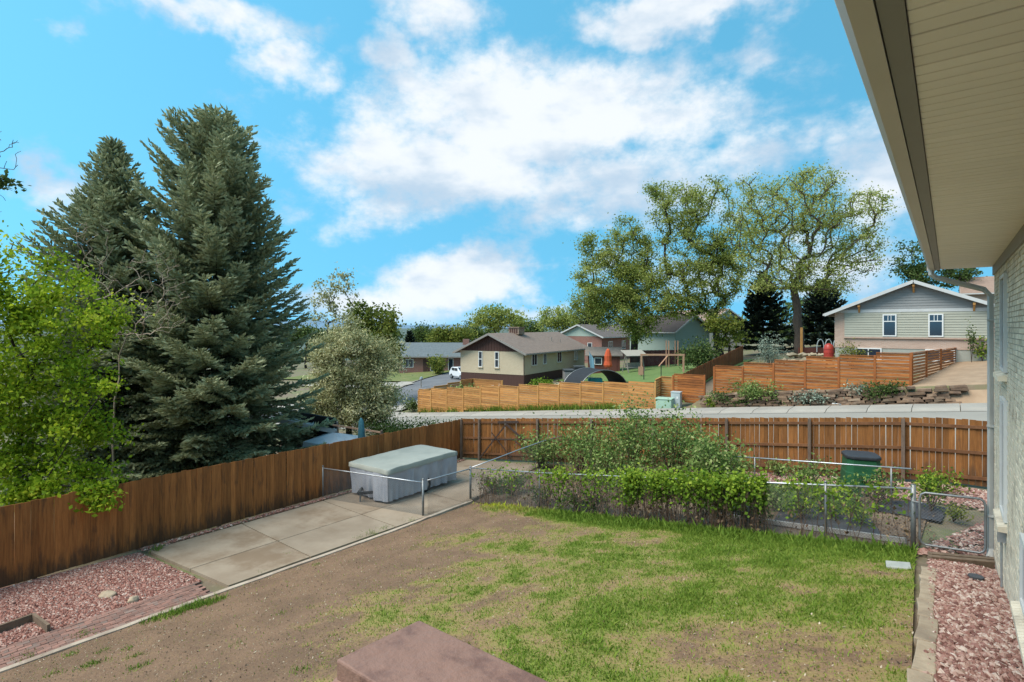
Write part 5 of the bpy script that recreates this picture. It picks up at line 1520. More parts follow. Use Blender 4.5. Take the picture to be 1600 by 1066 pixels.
def grow(nodes_xyz, start_pts, r_tip=.012, expo=2.4, bias=.35, jit=.06, rmax=None):
    """join scattered twig ends to a trunk: every point hangs on the nearest node nearer the trunk, radii add up like pipes"""
    pos = [Vector(p) for p in start_pts]; par = [i - 1 for i in range(len(pos))]
    root = pos[-1]
    order = sorted(nodes_xyz, key=lambda p: (Vector(p) - root).length)
    arr = np.array([tuple(p) for p in pos])
    drt = np.array([(p - root).length for p in pos])
    for p in order:
        p = Vector(p); dp = (p - root).length
        d = np.linalg.norm(arr - np.array(tuple(p)), axis=1)
        # prefer nodes that lie inward, and discourage links that dive below the point
        cost = d + bias * drt + np.where(arr[:, 2] > p.z + .2, (arr[:, 2] - p.z) * .9, 0)
        cost[:len(start_pts) - 1] += 1e6
        k = int(np.argmin(cost)); q = Vector(arr[k])
        m = q.lerp(p, .5) + Vector((rnd.gauss(0, jit), rnd.gauss(0, jit), rnd.gauss(0, jit) + .03 * d[k])) * d[k]
        pos.append(m); par.append(k); pos.append(p); par.append(len(pos) - 2)
        arr = np.vstack([arr, tuple(m), tuple(p)]); drt = np.append(drt, [(m - root).length, dp])
    n = len(pos); w = [0.0] * n; kids = [0] * n
    for i in range(n - 1, 0, -1):
        if w[i] == 0: w[i] = r_tip ** expo
        w[par[i]] += w[i]
    rad = [max(r_tip, x ** (1 / expo)) for x in w]
    return pos, par, rad

def branch_mesh(pos, par, rad, first, rmax=None, sides=5):
    mb = MB()
    for i in range(first, len(pos)):
        a, b = pos[par[i]], pos[i]
        r0, r1 = min(rad[par[i]], rad[i] * 1.35), rad[i]
        if rmax: r0, r1 = min(r0, rmax), min(r1, rmax)
        mb.tube([a, b], [r0, r1], sides if r1 > .03 else 3, caps=False)
    return mb

def tree(name, label, base, fork, blobs, Z, nclump, nleaf, leaf, rc, leafm, barkm=M_BARK, trunk_r=.25, depth=1.0, group=None, seed=1, r_tip=.012, tint=(.1, .9), shell=.5, up=.35, cat='tree', extra_trunks=(), aspect=.6, crown_name='crown', twigs=0):
    """blobs: photo ellipses that the crown fills, at distance Z; clumps of leaves on a branching frame"""
    rs = np.random.default_rng(seed); random.seed(seed); rnd.seed(seed)
    root = empty(name, base, 0, label, cat, group)
    bl = px_blobs(blobs, Z); area = np.array([b[1] * b[2] for b in bl]); area = area / area.sum()
    cl = []
    for k in range(nclump):
        c, rx, rz = bl[rs.choice(len(bl), p=area)]
        q = ball(rs, 1)[0]; q = q / (np.linalg.norm(q) + 1e-9) * (np.linalg.norm(q) ** shell)
        dd = min(rx, rz * 1.3) * depth
        cl.append(c + RIGHT * (q[0] * rx) + FWD * (q[1] * dd) + UP * (q[2] * rz))
    trunk = [Vector(base) + UP * -.1]
    n = 6
    for i in range(1, n + 1):
        t = i / n
        trunk.append(Vector(base).lerp(Vector(fork), t) + Vector((rnd.gauss(0, .012), rnd.gauss(0, .012), 0)) * (Vector(fork) - Vector(base)).length)
    pos, par, rad = grow(cl, trunk, r_tip=r_tip)
    mt = MB()
    L = len(trunk); rt = [trunk_r * (1.25 if i == 0 else 1 - .35 * i / (L - 1)) for i in range(L)]
    mt.tube(trunk, rt, 9)
    mt.build('trunk', barkm, root, smooth=True).matrix_parent_inverse = Matrix.Translation(-root.location)
    bm_ = branch_mesh(pos, par, rad, L, rmax=trunk_r * .62)
    o = bm_.build('limbs', barkm, root, smooth=True); o.matrix_parent_inverse = Matrix.Translation(-root.location)
    if nleaf:
        C = np.array([tuple(c) for c in cl])
        # leaf clumps also along the outer half of the twigs
        mids = np.array([tuple(pos[i]) for i in range(L, len(pos), 2)])
        sel = mids[rs.random(len(mids)) < .55] if len(mids) else mids
        C = np.vstack([C, sel]) if len(sel) else C
        ct = rs.normal(0, .16, len(C))
        idx = rs.integers(0, len(C), int(nleaf))
        sz = rc * (.45 + .9 * rs.random(len(C)))
        off = rs.normal(size=(len(idx), 3)) * sz[idx][:, None] * np.array([.62, .62, .42])
        pts = C[idx] + off
        q = leaf_quads(pts, np.full(len(pts), leaf), rs, aspect, up)
        tt = np.clip(tint[0] + (tint[1] - tint[0]) * (rs.random(len(pts)) * .65 + .18 + ct[idx]), 0, 1)
        o = np_mesh(crown_name, q, 4, tt, leafm, root); o.matrix_parent_inverse = Matrix.Translation(-root.location)
    return root

L_COTTON = tintmat('cottonwood_leaves', [(0, (.13, .17, .035)), (.35, (.26, .31, .065)), (.7, (.40, .43, .12)), (1, (.54, .54, .20))], transl=.5)
L_OLIVEG = tintmat('yellow_green_leaves', [(0, (.07, .10, .015)), (.5, (.16, .19, .03)), (1, (.27, .27, .05))], transl=.35)
L_BRIGHT = tintmat('bright_maple_leaves', [(0, (.09, .15, .01)), (.4, (.22, .33, .016)), (.75, (.38, .48, .028)), (1, (.55, .58, .07))], transl=.5)
L_SILVER = tintmat('silver_olive_leaves', [(0, (.18, .19, .08)), (.4, (.36, .36, .17)), (.75, (.53, .51, .28)), (1, (.66, .62, .40))], transl=.25)
L_MID = tintmat('mid_green_leaves', [(0, (.03, .06, .015)), (.5, (.075, .12, .03)), (1, (.15, .19, .055))], transl=.3)
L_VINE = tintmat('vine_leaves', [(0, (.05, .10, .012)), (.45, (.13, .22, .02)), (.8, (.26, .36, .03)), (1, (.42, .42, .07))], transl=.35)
L_DEAD = tintmat('dead_vine_leaves', [(0, (.07, .04, .025)), (.5, (.16, .10, .06)), (1, (.28, .20, .12))], transl=.15)
L_RASP = tintmat('raspberry_leaves', [(0, (.06, .11, .025)), (.4, (.14, .22, .05)), (.8, (.25, .33, .09)), (1, (.42, .44, .18))], transl=.3)
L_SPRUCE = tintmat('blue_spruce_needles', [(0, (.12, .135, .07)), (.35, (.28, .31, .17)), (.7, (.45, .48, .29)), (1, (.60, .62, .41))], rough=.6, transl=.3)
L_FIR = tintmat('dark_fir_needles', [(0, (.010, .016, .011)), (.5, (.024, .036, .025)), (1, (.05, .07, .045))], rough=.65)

def spruce(name, label, base, top_z, Rm, seed, needle_m, tip_light=.45, dens=1.0, gap=.30, droop=.25, sq=.24, pw=.75, lean=(0, 0), group=None, start=.04):
    """whorls of drooping boughs, each with side shoots carrying needle sprays"""
    rs = np.random.default_rng(seed); rg = random.Random(seed)
    base = Vector(base); H = top_z - base.z
    root = empty(name, base, 0, label, 'tree', group)
    mt = MB(); mt.tube([(lean[0] * t, lean[1] * t, H * t - .1) for t in (0, .3, .6, .85, 1)], [.24 * H / 12, .18 * H / 12, .11 * H / 12, .05, .015], 8); mt.build('trunk', M_BARK, root, smooth=True)
    br = MB(); P0 = []; D0 = []; T0 = []; S0 = []
    h = H * start
    while h < H * .985:
        f = h / H
        Lm = Rm * (1 - f) ** pw * (.84 + .16 * min(1, f / .28)) * (1 - .35 * smooth((f - .86) / .14)) + .10
        n = max(4, int((7 if f < .8 else 5)))
        a0 = rg.random() * 6.28
        for k in range(n):
            a = a0 + k * 6.283 / n + rg.gauss(0, .18)
            lump = .86 + .42 * noise.noise(Vector((math.cos(a) * 1.15, math.sin(a) * 1.15, h * .42 + seed)))
            L = Lm * lump * (.80 + .24 * rg.random())
            up0 = .55 * f + .05 - droop * (1 - f)
            pts = []; nn_ = 7
            for i in range(nn_ + 1):
                t = i / nn_; r = L * t
                z = h + L * (up0 * t - droop * .9 * t * t * (1 - f) + .28 * t ** 3)
                pts.append(Vector((math.cos(a) * r + lean[0] * f, math.sin(a) * r + lean[1] * f, z)))
            br.tube(pts, [max(.006, .028 * (1 - i / nn_) * (L / 3 + .3)) for i in range(nn_ + 1)], 4, caps=False)
            side = Vector((-math.sin(a), math.cos(a), 0))
            step = .13 / dens
            t = .12
            while t < 1.0:
                i = min(nn_ - 1, int(t * nn_)); q = pts[i].lerp(pts[i + 1], t * nn_ - i)
                d = (pts[i + 1] - pts[i]).normalized()
                for s in (-1, 1):
                    sl = (.18 + .34 * L * (1 - t) ** .8 * .55 + .10) * (.7 + .6 * rg.random())
                    sd = (d * .75 + side * s * .8 + UP * rg.gauss(-.02, .15)).normalized()
                    m = max(2, int(sl / .085))
                    for j in range(m):
                        u_ = (j + .6) / m
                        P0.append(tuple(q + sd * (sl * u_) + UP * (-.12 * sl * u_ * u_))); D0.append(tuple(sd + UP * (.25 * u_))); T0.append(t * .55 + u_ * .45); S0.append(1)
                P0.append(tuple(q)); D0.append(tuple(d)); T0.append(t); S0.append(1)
                t += step / max(.35, L)
            for j in range(3):
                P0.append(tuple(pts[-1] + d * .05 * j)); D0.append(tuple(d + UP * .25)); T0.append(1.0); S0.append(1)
        h += gap * (1 - .45 * f) * (.85 + .3 * rg.random())
    br.build('boughs', M_BARKD, root)
    c = np.array(P0); d = np.array(D0); t = np.array(T0); n = len(c)
    d += rs.normal(size=(n, 3)) * .28; d /= np.linalg.norm(d, axis=1)[:, None]
    qs = []; ts = []
    for rep in range(2):
        nrm = rs.normal(size=(n, 3)); nrm[:, 2] += 1.0
        w = np.cross(d, nrm); w /= np.linalg.norm(w, axis=1)[:, None] + 1e-9
        s = (sq * (.6 + .7 * rs.random(n)))[:, None]
        q = np.empty((n, 4, 3)); q[:, 0] = c - d * s * .35; q[:, 1] = c + w * s * .21 + d * s * .12; q[:, 2] = c + d * s * .65; q[:, 3] = c - w * s * .21 + d * s * .12
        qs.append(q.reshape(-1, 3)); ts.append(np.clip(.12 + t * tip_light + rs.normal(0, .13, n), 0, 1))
    np_mesh('needles', np.vstack(qs), 4, np.concatenate(ts), needle_m, root)
    return root

def bpos(x, Z, u=None):
    p = P(x, 600, Z); return Vector((p.x, p.y, g(p.x, p.y)))
# two big blue spruces behind the left fence
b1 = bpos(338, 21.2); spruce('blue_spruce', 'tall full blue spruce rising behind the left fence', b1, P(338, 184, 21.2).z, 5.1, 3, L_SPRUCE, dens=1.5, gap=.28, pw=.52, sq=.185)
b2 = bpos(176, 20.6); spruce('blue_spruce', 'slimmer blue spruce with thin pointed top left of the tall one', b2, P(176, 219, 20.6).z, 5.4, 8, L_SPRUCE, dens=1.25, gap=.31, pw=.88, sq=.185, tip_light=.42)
# cones in the top of the tall spruce
# bright maple at the far left
p0 = bpos(-40, 14.6)
tree('maple_tree', 'bright yellow green maple overhanging the left fence', p0, P(-10, 640, 14.4), [(50, 440, 75, 60), (100, 500, 90, 65), (30, 560, 100, 80), (120, 600, 62, 55), (60, 660, 105, 70), (125, 690, 70, 55), (40, 730, 85, 45), (150, 735, 40, 35), (-40, 600, 90, 200), (45, 400, 40, 30)], 14.0, 250, 31000, .105, .36, L_BRIGHT, M_BARKD, .16, .8, seed=4, tint=(0, 1), shell=.8)
tree('maple_bough', 'leafy maple branch hanging low over the left fence boards', bpos(60, 14.6), P(60, 720, 14.2), [(35, 772, 28, 18), (75, 768, 26, 16), (120, 775, 30, 16), (165, 775, 16, 18), (175, 600, 20, 14)], 13.4, 30, 2600, .115, .22, L_BRIGHT, M_BARKD, .04, .5, seed=14, tint=(.1, 1), cat='branch')
# bare dead branches in front of the spruces
tree('dead_shrub', 'leafless tan dead branches tangled in front of spruces', bpos(165, 17.8), P(185, 590, 17.6), [(240, 440, 50, 60), (255, 480, 45, 40), (215, 500, 60, 35), (130, 390, 50, 50), (265, 420, 25, 40), (150, 440, 40, 40)], 17.0, 330, 0, .1, .3, L_MID, M_BARKP, .035, .6, seed=9, r_tip=.006, cat='shrub')
tree('bare_tree', 'bare twigs of a tree reaching in at far left', bpos(-90, 13), P(-70, 330, 13), [(8, 225, 26, 22), (10, 262, 30, 14), (0, 240, 25, 30), (-30, 300, 40, 60)], 13.0, 46, 0, .1, .3, L_MID, M_BARK, .1, .6, seed=12, r_tip=.006)
tree('leafy_twig', 'small leafy twig hanging at the left edge against sky', bpos(-100, 12.6), P(-60, 320, 12.6), [(10, 288, 22, 9), (4, 280, 12, 10)], 12.6, 8, 110, .12, .13, L_MID, M_BARK, .04, .3, seed=13, cat='branch')
# russian olive and the trees behind it
ob = bpos(545, 31)
tree('russian_olive', 'silvery russian olive with dark crooked stems past the fence', ob, P(532, 560, 31), [(555, 560, 55, 45), (590, 590, 35, 40), (530, 610, 45, 50), (575, 630, 45, 35), (510, 640, 28, 35), (600, 555, 22, 35), (540, 520, 32, 25), (550, 655, 68, 24), (600, 640, 30, 30), (505, 570, 22, 45), (498, 620, 20, 40)], 30.5, 280, 52000, .17, .52, L_SILVER, M_BARKD, .17, .9, seed=21, tint=(0, 1), shell=.8, aspect=.35)
tree('sparse_tree', 'thin dark stemmed tree with sparse grey leaves above olive', bpos(520, 33), P(520, 540, 32.5), [(515, 450, 28, 32), (535, 470, 24, 30), (505, 480, 22, 30), (525, 430, 16, 20), (545, 440, 12, 22)], 32, 70, 1500, .15, .3, L_SILVER, M_BARKD, .12, .6, seed=22, r_tip=.014)
tree('green_tree', 'soft green tree behind the silver olive', bpos(585, 52), P(585, 560, 52), [(585, 510, 36, 34), (570, 490, 22, 18), (605, 530, 20, 35), (560, 530, 30, 30)], 52, 90, 6500, .30, .8, L_OLIVEG, M_BARK, .25, .9, seed=23, tint=(0, .8))
# big trees on the right
tree('cottonwood', 'leftmost big spring green tree behind the brown shed', bpos(992, 64), P(990, 500, 64), [(945, 440, 48, 45), (985, 400, 40, 45), (965, 480, 50, 35), (1000, 460, 45, 60), (920, 480, 35, 25), (998, 512, 24, 20), (975, 360, 22, 20), (930, 395, 25, 30)], 63, 430, 45000, .22, .80, L_COTTON, M_BARKD, .5, .9, seed=31, r_tip=.038, tint=(0, .85))
tree('cottonwood', 'spreading middle big tree with several dark leaning stems', bpos(1126, 62), P(1118, 520, 62), [(1060, 330, 42, 42), (1110, 310, 38, 32), (1080, 390, 50, 50), (1045, 450, 40, 45), (1110, 440, 45, 60), (1066, 478, 38, 22), (1030, 300, 18, 18), (1150, 380, 30, 60)], 60, 400, 36000, .22, .78, L_COTTON, M_BARKD, .55, .9, seed=32, r_tip=.042, tint=(.05, .9))
tree('cottonwood', 'largest pale green tree with tall bare trunk beside green house', bpos(1252, 52), P(1243, 448, 52), [(1250, 320, 75, 52), (1190, 350, 55, 60), (1310, 350, 62, 55), (1345, 395, 40, 40), (1210, 420, 65, 40), (1290, 430, 55, 35), (1170, 300, 30, 25), (1280, 285, 45, 22), (1360, 330, 28, 35)], 51, 560, 31000, .185, .72, L_COTTON, M_BARK, .48, .9, seed=33, r_tip=.036, tint=(.2, 1))
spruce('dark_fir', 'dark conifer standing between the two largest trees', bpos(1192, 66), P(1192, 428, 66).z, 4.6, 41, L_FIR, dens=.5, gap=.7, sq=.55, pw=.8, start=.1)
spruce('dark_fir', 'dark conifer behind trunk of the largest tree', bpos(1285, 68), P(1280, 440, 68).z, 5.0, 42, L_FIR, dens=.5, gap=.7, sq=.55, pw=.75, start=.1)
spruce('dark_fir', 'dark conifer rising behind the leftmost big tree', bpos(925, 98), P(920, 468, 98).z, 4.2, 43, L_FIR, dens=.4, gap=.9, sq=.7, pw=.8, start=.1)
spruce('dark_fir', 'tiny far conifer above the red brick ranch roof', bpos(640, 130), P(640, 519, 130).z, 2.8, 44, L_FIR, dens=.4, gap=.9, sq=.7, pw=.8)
for (nm, lb, x, Z, fy, bl, nc, nl, lf_, sd) in [
    ('round_tree', 'round green tree on skyline above tan house', 775, 112, 520, [(775, 495, 32, 16), (760, 505, 22, 12), (800, 503, 20, 12)], 70, 4200, .5, 51),
    ('round_tree', 'yellow green rounded tree above the ranch house roof', 705, 98, 540, [(705, 522, 28, 13), (690, 528, 20, 10), (725, 522, 18, 12)], 60, 4200, .42, 52),
    ('round_tree', 'green tree on the skyline left of the mint gable', 872, 120, 520, [(870, 496, 24, 15), (890, 505, 20, 12), (858, 508, 16, 8)], 60, 3800, .5, 53),
    ('round_tree', 'green tree behind the green house roof', 1440, 66, 440, [(1435, 405, 36, 28), (1470, 430, 55, 18), (1420, 430, 25, 18), (1520, 434, 25, 10)], 80, 4800, .32, 54),
    ('round_tree', 'small yellow green tree by lot fence under big trees', 1140, 57, 545, [(1140, 520, 24, 20), (1125, 505, 18, 14)], 40, 2600, .28, 55),
    ('round_tree', 'dim green tree filling in behind the dark conifers', 1235, 84, 540, [(1235, 500, 60, 34), (1180, 515, 40, 25), (1290, 510, 30, 30)], 80, 5200, .45, 56)]:
    tree(nm, lb, bpos(x, Z), P(x, fy, Z), bl, Z, nc, nl, lf_, Z * .012, L_OLIVEG if sd in (52, 55) else L_MID if sd in (56, 54) else L_COTTON, M_BARKD, .2, .9, seed=sd, r_tip=.03, group='skyline trees', tint=(.1, .9))

# shrubs -----------------------------------------------------------
def shrub(name, label, x, y, Z, rx, rz, n, leaf, m, seed, group=None, stems=7, lift=.0, ry=None, cat='shrub', tint=(0, 1), aspect=.6, ground=None):
    rs = np.random.default_rng(seed); rg = random.Random(seed)
    p = P(x, y, Z) if ground is None else ground
    base = Vector((p.x, p.y, g(p.x, p.y)))
    root = empty(name, base, 0, label, cat, group)
    mb = MB(); cs = []
    for k in range(stems):
        a = rg.random() * 6.28; r = rx * (.3 + .7 * rg.random())
        e = Vector((math.cos(a) * r, math.sin(a) * r * (ry / rx if ry else 1), rz * (.7 + 1.2 * rg.random())))
        mb.tube([(0, 0, 0), e * .5 + Vector((0, 0, rz * .2)), e], [.012 * (1 + rx), .009 * (1 + rx), .004], 4, caps=False)
        cs.append(e); cs.append(e * .65 + Vector((0, 0, rz * .15)))
    mb.build('stems', M_BARK, root)
    C = np.array([tuple(c) for c in cs]); idx = rs.integers(0, len(C), n)
    pts = C[idx] + rs.normal(size=(n, 3)) * np.array([rx * .28, (ry or rx) * .28, rz * .30]); pts[:, 2] = np.abs(pts[:, 2]) + .02
    q = leaf_quads(pts, np.full(n, leaf), rs, aspect)
    np_mesh('foliage', q, 4, np.clip(tint[0] + (tint[1] - tint[0]) * rs.random(n), 0, 1), m, root)
    return root
L_SAGE = tintmat('sage_leaves', [(0, (.12, .16, .12)), (.5, (.22, .27, .20)), (1, (.36, .40, .30))], transl=.15)
# raspberry thicket in the garden, canes one by one
L_ = ['loose raspberry bush left of thicket against the back fence', 'raspberry bush under the end of the climbing rail', 'tallest raspberry cane clump in the middle of garden', 'raspberry clump with reddish dead canes', 'dense raspberry clump before the fence post', 'raspberry bush right of the thicket', 'arching bush at the end of pipe rail', 'low raspberry growth at foot of thicket']
for i, (x, y, v_, rx, rz, n) in enumerate([(845, 735, 17.6, .8, .75, 1300), (905, 735, 17.0, 1.0, 1.0, 2000), (985, 735, 16.6, 1.0, 1.25, 2600), (950, 745, 16.2, .7, .7, 1000), (1050, 740, 16.6, .95, 1.1, 2300), (1100, 740, 16.2, .7, .85, 1300), (1125, 745, 15.6, .75, .8, 1600), (1000, 760, 15.4, 1.2, .45, 1300)]):
    k = (x - 800) / F; fw = v_ / (SN * k + CS)
    q = Vector((CS * k * fw - SN * fw, v_, 0))
    shrub('raspberry_bush', L_[i], 0, 0, 1, rx, rz, int(n * 1.35), .095, L_RASP, 60 + i, 'raspberry bushes in the garden', stems=18, ground=q, tint=(.0, 1))
# dead canes
dc = empty('dead_canes', (-8, 16.4, g(-8, 16.4)), label='reddish brown dead canes standing among the raspberry bushes', cat='canes')
mb = MB(); rg = random.Random(5)
for k in range(230):
    x = -10.6 + rg.random() * 6.4; y = 15.3 + rg.random() * 2.6; z = g(x, y); h = .6 + .9 * rg.random(); a = rg.random() * 6.28; l = .35 * rg.random()
    mb.tube([(x, y, z - .02), (x + math.cos(a) * l * .4, y + math.sin(a) * l * .4, z + h * .6), (x + math.cos(a) * l, y + math.sin(a) * l, z + h)], [.006, .005, .003], 3, caps=False)
o = child_build(mb, 'cane', mat('red_brown_cane', (.22, .12, .075), (.15, .08, .05), rough=.8), dc); o['kind'] = 'stuff'

# vines along the chain link
def vine(name, label, x0, x1, n_green, n_dead, seed, low=.35, thick=.16):
    rs = np.random.default_rng(seed); rg = random.Random(seed)
    t0, t1 = on_line(CC, CD, x0), on_line(CC, CD, x1)
    a, b = lerp2(CC, CD, t0), lerp2(CC, CD, t1); mid = lerp2(a, b, .5)
    root = empty(name, (mid[0], mid[1], g(*mid)), 0, label, 'vine')
    ts = rs.random(n_green); hump = np.array([min(1, max(0, .5 + .9 * noise.noise(Vector((t * (x1 - x0) / 22. + seed, 0, 0))))) for t in ts]); keep = rs.random(n_green) < .12 + hump ** 1.5; ts = ts[keep]; hump = hump[keep]; n_green = len(ts)
    hh = 1.12 + rs.normal(0, .10, n_green) + .10 * hump - (rs.random(n_green) ** 2.2) * (1.15 - low) * (.4 + .8 * hump)
    pts = np.array([(*lerp2(a, b, t), 0) for t in ts]); pts[:, 1] += rs.normal(0, thick, n_green) - .05; pts[:, 0] += rs.normal(0, .03, n_green)
    pts[:, 2] = [g(p[0], p[1]) for p in pts]; pts[:, 2] += np.maximum(.03, hh)
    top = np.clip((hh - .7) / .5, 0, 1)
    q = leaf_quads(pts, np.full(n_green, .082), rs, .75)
    o = np_mesh('leaves', q, 4, np.clip(.12 + .5 * rs.random(n_green) + .3 * top, 0, 1), L_VINE, root); o.matrix_parent_inverse = Matrix.Translation(-root.location)
    if n_dead:
        mb = MB()
        for k in range(n_dead):
            t = rg.random(); q_ = lerp2(a, b, t); z = g(*q_); y = q_[1] + rg.gauss(0, thick * .6)
            z1 = 1.15 * (.6 + .4 * rg.random()); dx = rg.gauss(0, .16)
            mb.tube([(q_[0], y, z + z1), (q_[0] + dx * .5 + rg.gauss(0, .04), y + rg.gauss(0, .04), z + z1 * .5), (q_[0] + dx, y + rg.gauss(0, .05), z + .02)], [.005, .006, .007], 3, caps=False)
        o = mb.build('stems', mat('vine_stem', (.15, .095, .06), (.10, .062, .04), rough=.85), root); o.matrix_parent_inverse = Matrix.Translation(-root.location); o['kind'] = 'stuff'
        m2 = n_dead * 3
        ts = rs.random(m2); pts = np.array([(*lerp2(a, b, t), 0) for t in ts]); pts[:, 1] += rs.normal(0, thick * .7, m2)
        pts[:, 2] = [g(p[0], p[1]) for p in pts]; pts[:, 2] += .08 + rs.random(m2) * .95
        o = np_mesh('dead_leaves', leaf_quads(pts, np.full(m2, .085), rs, .6, droop=1.0), 4, rs.random(m2), L_DEAD, root); o.matrix_parent_inverse = Matrix.Translation(-root.location)
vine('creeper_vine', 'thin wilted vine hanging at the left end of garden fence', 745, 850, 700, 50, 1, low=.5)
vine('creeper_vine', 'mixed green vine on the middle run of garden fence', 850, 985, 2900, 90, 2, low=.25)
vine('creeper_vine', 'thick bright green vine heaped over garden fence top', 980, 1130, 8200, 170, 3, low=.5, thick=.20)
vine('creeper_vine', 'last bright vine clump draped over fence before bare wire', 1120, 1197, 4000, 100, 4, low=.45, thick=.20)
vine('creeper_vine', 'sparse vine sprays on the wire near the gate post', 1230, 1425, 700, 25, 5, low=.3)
# low growth inside the garden
for i, (x, y, rx, rz, n, m, lb) in enumerate([(770, 772, .45, .28, 700, L_MID, 'low green weeds at the corner post'), (800, 775, .5, .35, 900, L_MID, 'leafy weeds behind left end of garden fence'), (850, 790, .4, .25, 500, L_MID, 'small weed clump at foot of garden fence'),
        (905, 800, .4, .25, 500, L_MID, 'dark leafy clump under mixed vine'), (930, 803, .35, .3, 500, L_MID, 'second dark clump under mixed vine'), (1240, 790, .7, .35, 1100, L_VINE, 'bright leafy plant past the vine clump'), (1265, 775, .5, .5, 900, L_RASP, 'upright leafy plant behind bare wire fence'),
        (1295, 808, .55, .32, 1000, L_VINE, 'bright potato-like plant on black cloth'), (1340, 770, .35, .35, 400, L_VINE, 'small plant below green compost bin'), (1455, 800, .35, .4, 420, L_VINE, 'green plant climbing behind the garden gate'), (1490, 815, .3, .2, 250, L_OLIVEG, 'yellowish plant inside garden gate'),
        (1215, 745, .4, .25, 400, L_RASP, 'low plant near back fence post'), (1180, 815, .5, .25, 600, L_MID, 'green weeds at the fence foot under last vine'), (1110, 805, .5, .2, 500, L_MID, 'weeds at the foot of thick vine'), (1370, 800, .3, .4, 250, L_DEAD, 'dry brown stalks beside gate post')]):
    q = G(x, y); shrub('garden_plant', lb, 0, 0, 1, rx, rz, n, .075, m, 90 + i, stems=8, ground=q)
# black landscape cloth and white edging pipe in the bed
M_CLOTH = mat('black_weed_cloth', (.035, .035, .04), (.06, .06, .068), scale=5, bump=.8, bscale=6, rough=.6)
def cloth(label, c, seed):
    mb = MB(); vs = []; n = 18
    f = quadmap(*[g2(*k) for k in c])
    for i in range(n + 1):
        for j in range(n + 1):
            u, v = f(i / n, j / n); vs.append((u, v, g(u, v) + .035 + .035 * noise.noise(Vector((u * 3, v * 3, seed)))))
    mb.add(vs, [(i * (n + 1) + j, (i + 1) * (n + 1) + j, (i + 1) * (n + 1) + j + 1, i * (n + 1) + j + 1) for i in range(n) for j in range(n)])
    tag(mb.build('weed_cloth', M_CLOTH, smooth=True), label, 'ground cloth')
cloth('large black weed cloth sheet behind bare wire fence', [(1205, 822), (1385, 845), (1330, 775), (1235, 770)], 1)
cloth('black weed cloth strip beside the gate post', [(1370, 800), (1470, 818), (1480, 795), (1375, 780)], 2)
cloth('small black cloth patch behind the thick vine', [(1105, 800), (1165, 812), (1170, 790), (1120, 785)], 3)
pp = empty('edging_pipe', G(1310, 838), label='weathered white edging board along foot of garden fence', cat='edging')
a, b = G(1105, 808), G(1415, 853)
mb = MB(); mb.bar((a.x, a.y + .12, a.z + .06), (b.x, b.y + .12, b.z + .06), .06, .10); child_build(mb, 'edge_board', mat('weathered_white_board', (.42, .39, .35), (.30, .27, .24), scale=5, rough=.85), pp)
# compost bin
q = G(1350, 757)
cb = empty('compost_bin', (q.x + .05, q.y - 1.2, g(q.x, q.y - 1.2)), R(20), 'dark green plastic compost bin with black lid in garden', 'bin')
M_BING = mat('dark_green_plastic', (.022, .10, .042), (.018, .085, .036), scale=3, rough=.5)
mb = MB(); vs = []
for (z, s) in ((0, .46), (.30, .445), (.31, .435), (.62, .42), (.63, .41), (.98, .39)):
    for k in range(16):
        a = 2 * math.pi * (k + .5) / 16; r = s / max(abs(math.cos(a)), abs(math.sin(a))) * (.93 if k % 4 in (1, 2) else 1.0) if False else s / (abs(math.cos(a)) ** 6 + abs(math.sin(a)) ** 6) ** (1 / 6)
        vs.append((math.cos(a) * r, math.sin(a) * r, z))
mb.add(vs, [(i * 16 + k, i * 16 + (k + 1) % 16, (i + 1) * 16 + (k + 1) % 16, (i + 1) * 16 + k) for i in range(5) for k in range(16)])
mb.build('body', M_BING, cb)
mb = MB(); mb.prism([(math.cos(2 * math.pi * (k + .5) / 16) * .42 / (abs(math.cos(2 * math.pi * (k + .5) / 16)) ** 6 + abs(math.sin(2 * math.pi * (k + .5) / 16)) ** 6) ** (1 / 6), math.sin(2 * math.pi * (k + .5) / 16) * .42 / (abs(math.cos(2 * math.pi * (k + .5) / 16)) ** 6 + abs(math.sin(2 * math.pi * (k + .5) / 16)) ** 6) ** (1 / 6)) for k in range(16)], (.98, 1.08)); mb.build('lid', mat('black_plastic', (.04, .042, .047), (.03, .032, .036), rough=.45), cb, bevel=.03)
for zz in (.12, .45): mb = MB(); mb.box((-.12, -.475, zz), (.12, -.43, zz + .14)); mb.build('hatch', M_BING, cb, bevel=.01)
# shrubs on the far kerb strip, in the far gardens
for i, (x, y, rx, rz, n, m, lb) in enumerate([(1135, 634, .7, .28, 500, L_MID, 'leftmost low green plant under the rock wall'), (1165, 630, .7, .4, 600, L_RASP, 'leafy green plant at foot of rock wall'), (1190, 630, .6, .45, 600, L_RASP, 'tallest plant at foot of rock wall'), (1215, 632, .4, .2, 300, L_MID, 'small round plant right of the tallest one'),
        (1245, 631, .5, .25, 380, L_SAGE, 'pale plant in the middle of kerb strip'), (1270, 630, .4, .28, 300, L_SAGE, 'greyish plant before the rock wall middle'), (1290, 631, .38, .22, 320, L_SAGE, 'rounded sage cushion left of white slab'), (1335, 627, .45, .3, 360, L_SAGE, 'sage plant right of white slab'), (1365, 625, .5, .35, 480, L_MID, 'green plant near the end of rock wall'), (1388, 624, .4, .3, 360, L_MID, 'bright plant at the end of rock wall'),
        (1112, 634, .3, .2, 260, L_VINE, 'small green plant beside grey utility pedestal')]):
    shrub('kerb_plant', lb, 0, 0, 1, rx * 1.3, rz * 1.4, int(n * 1.6), .11, m, 120 + i, 'plants on the far kerb strip', stems=6, ground=G(x, y + 3))
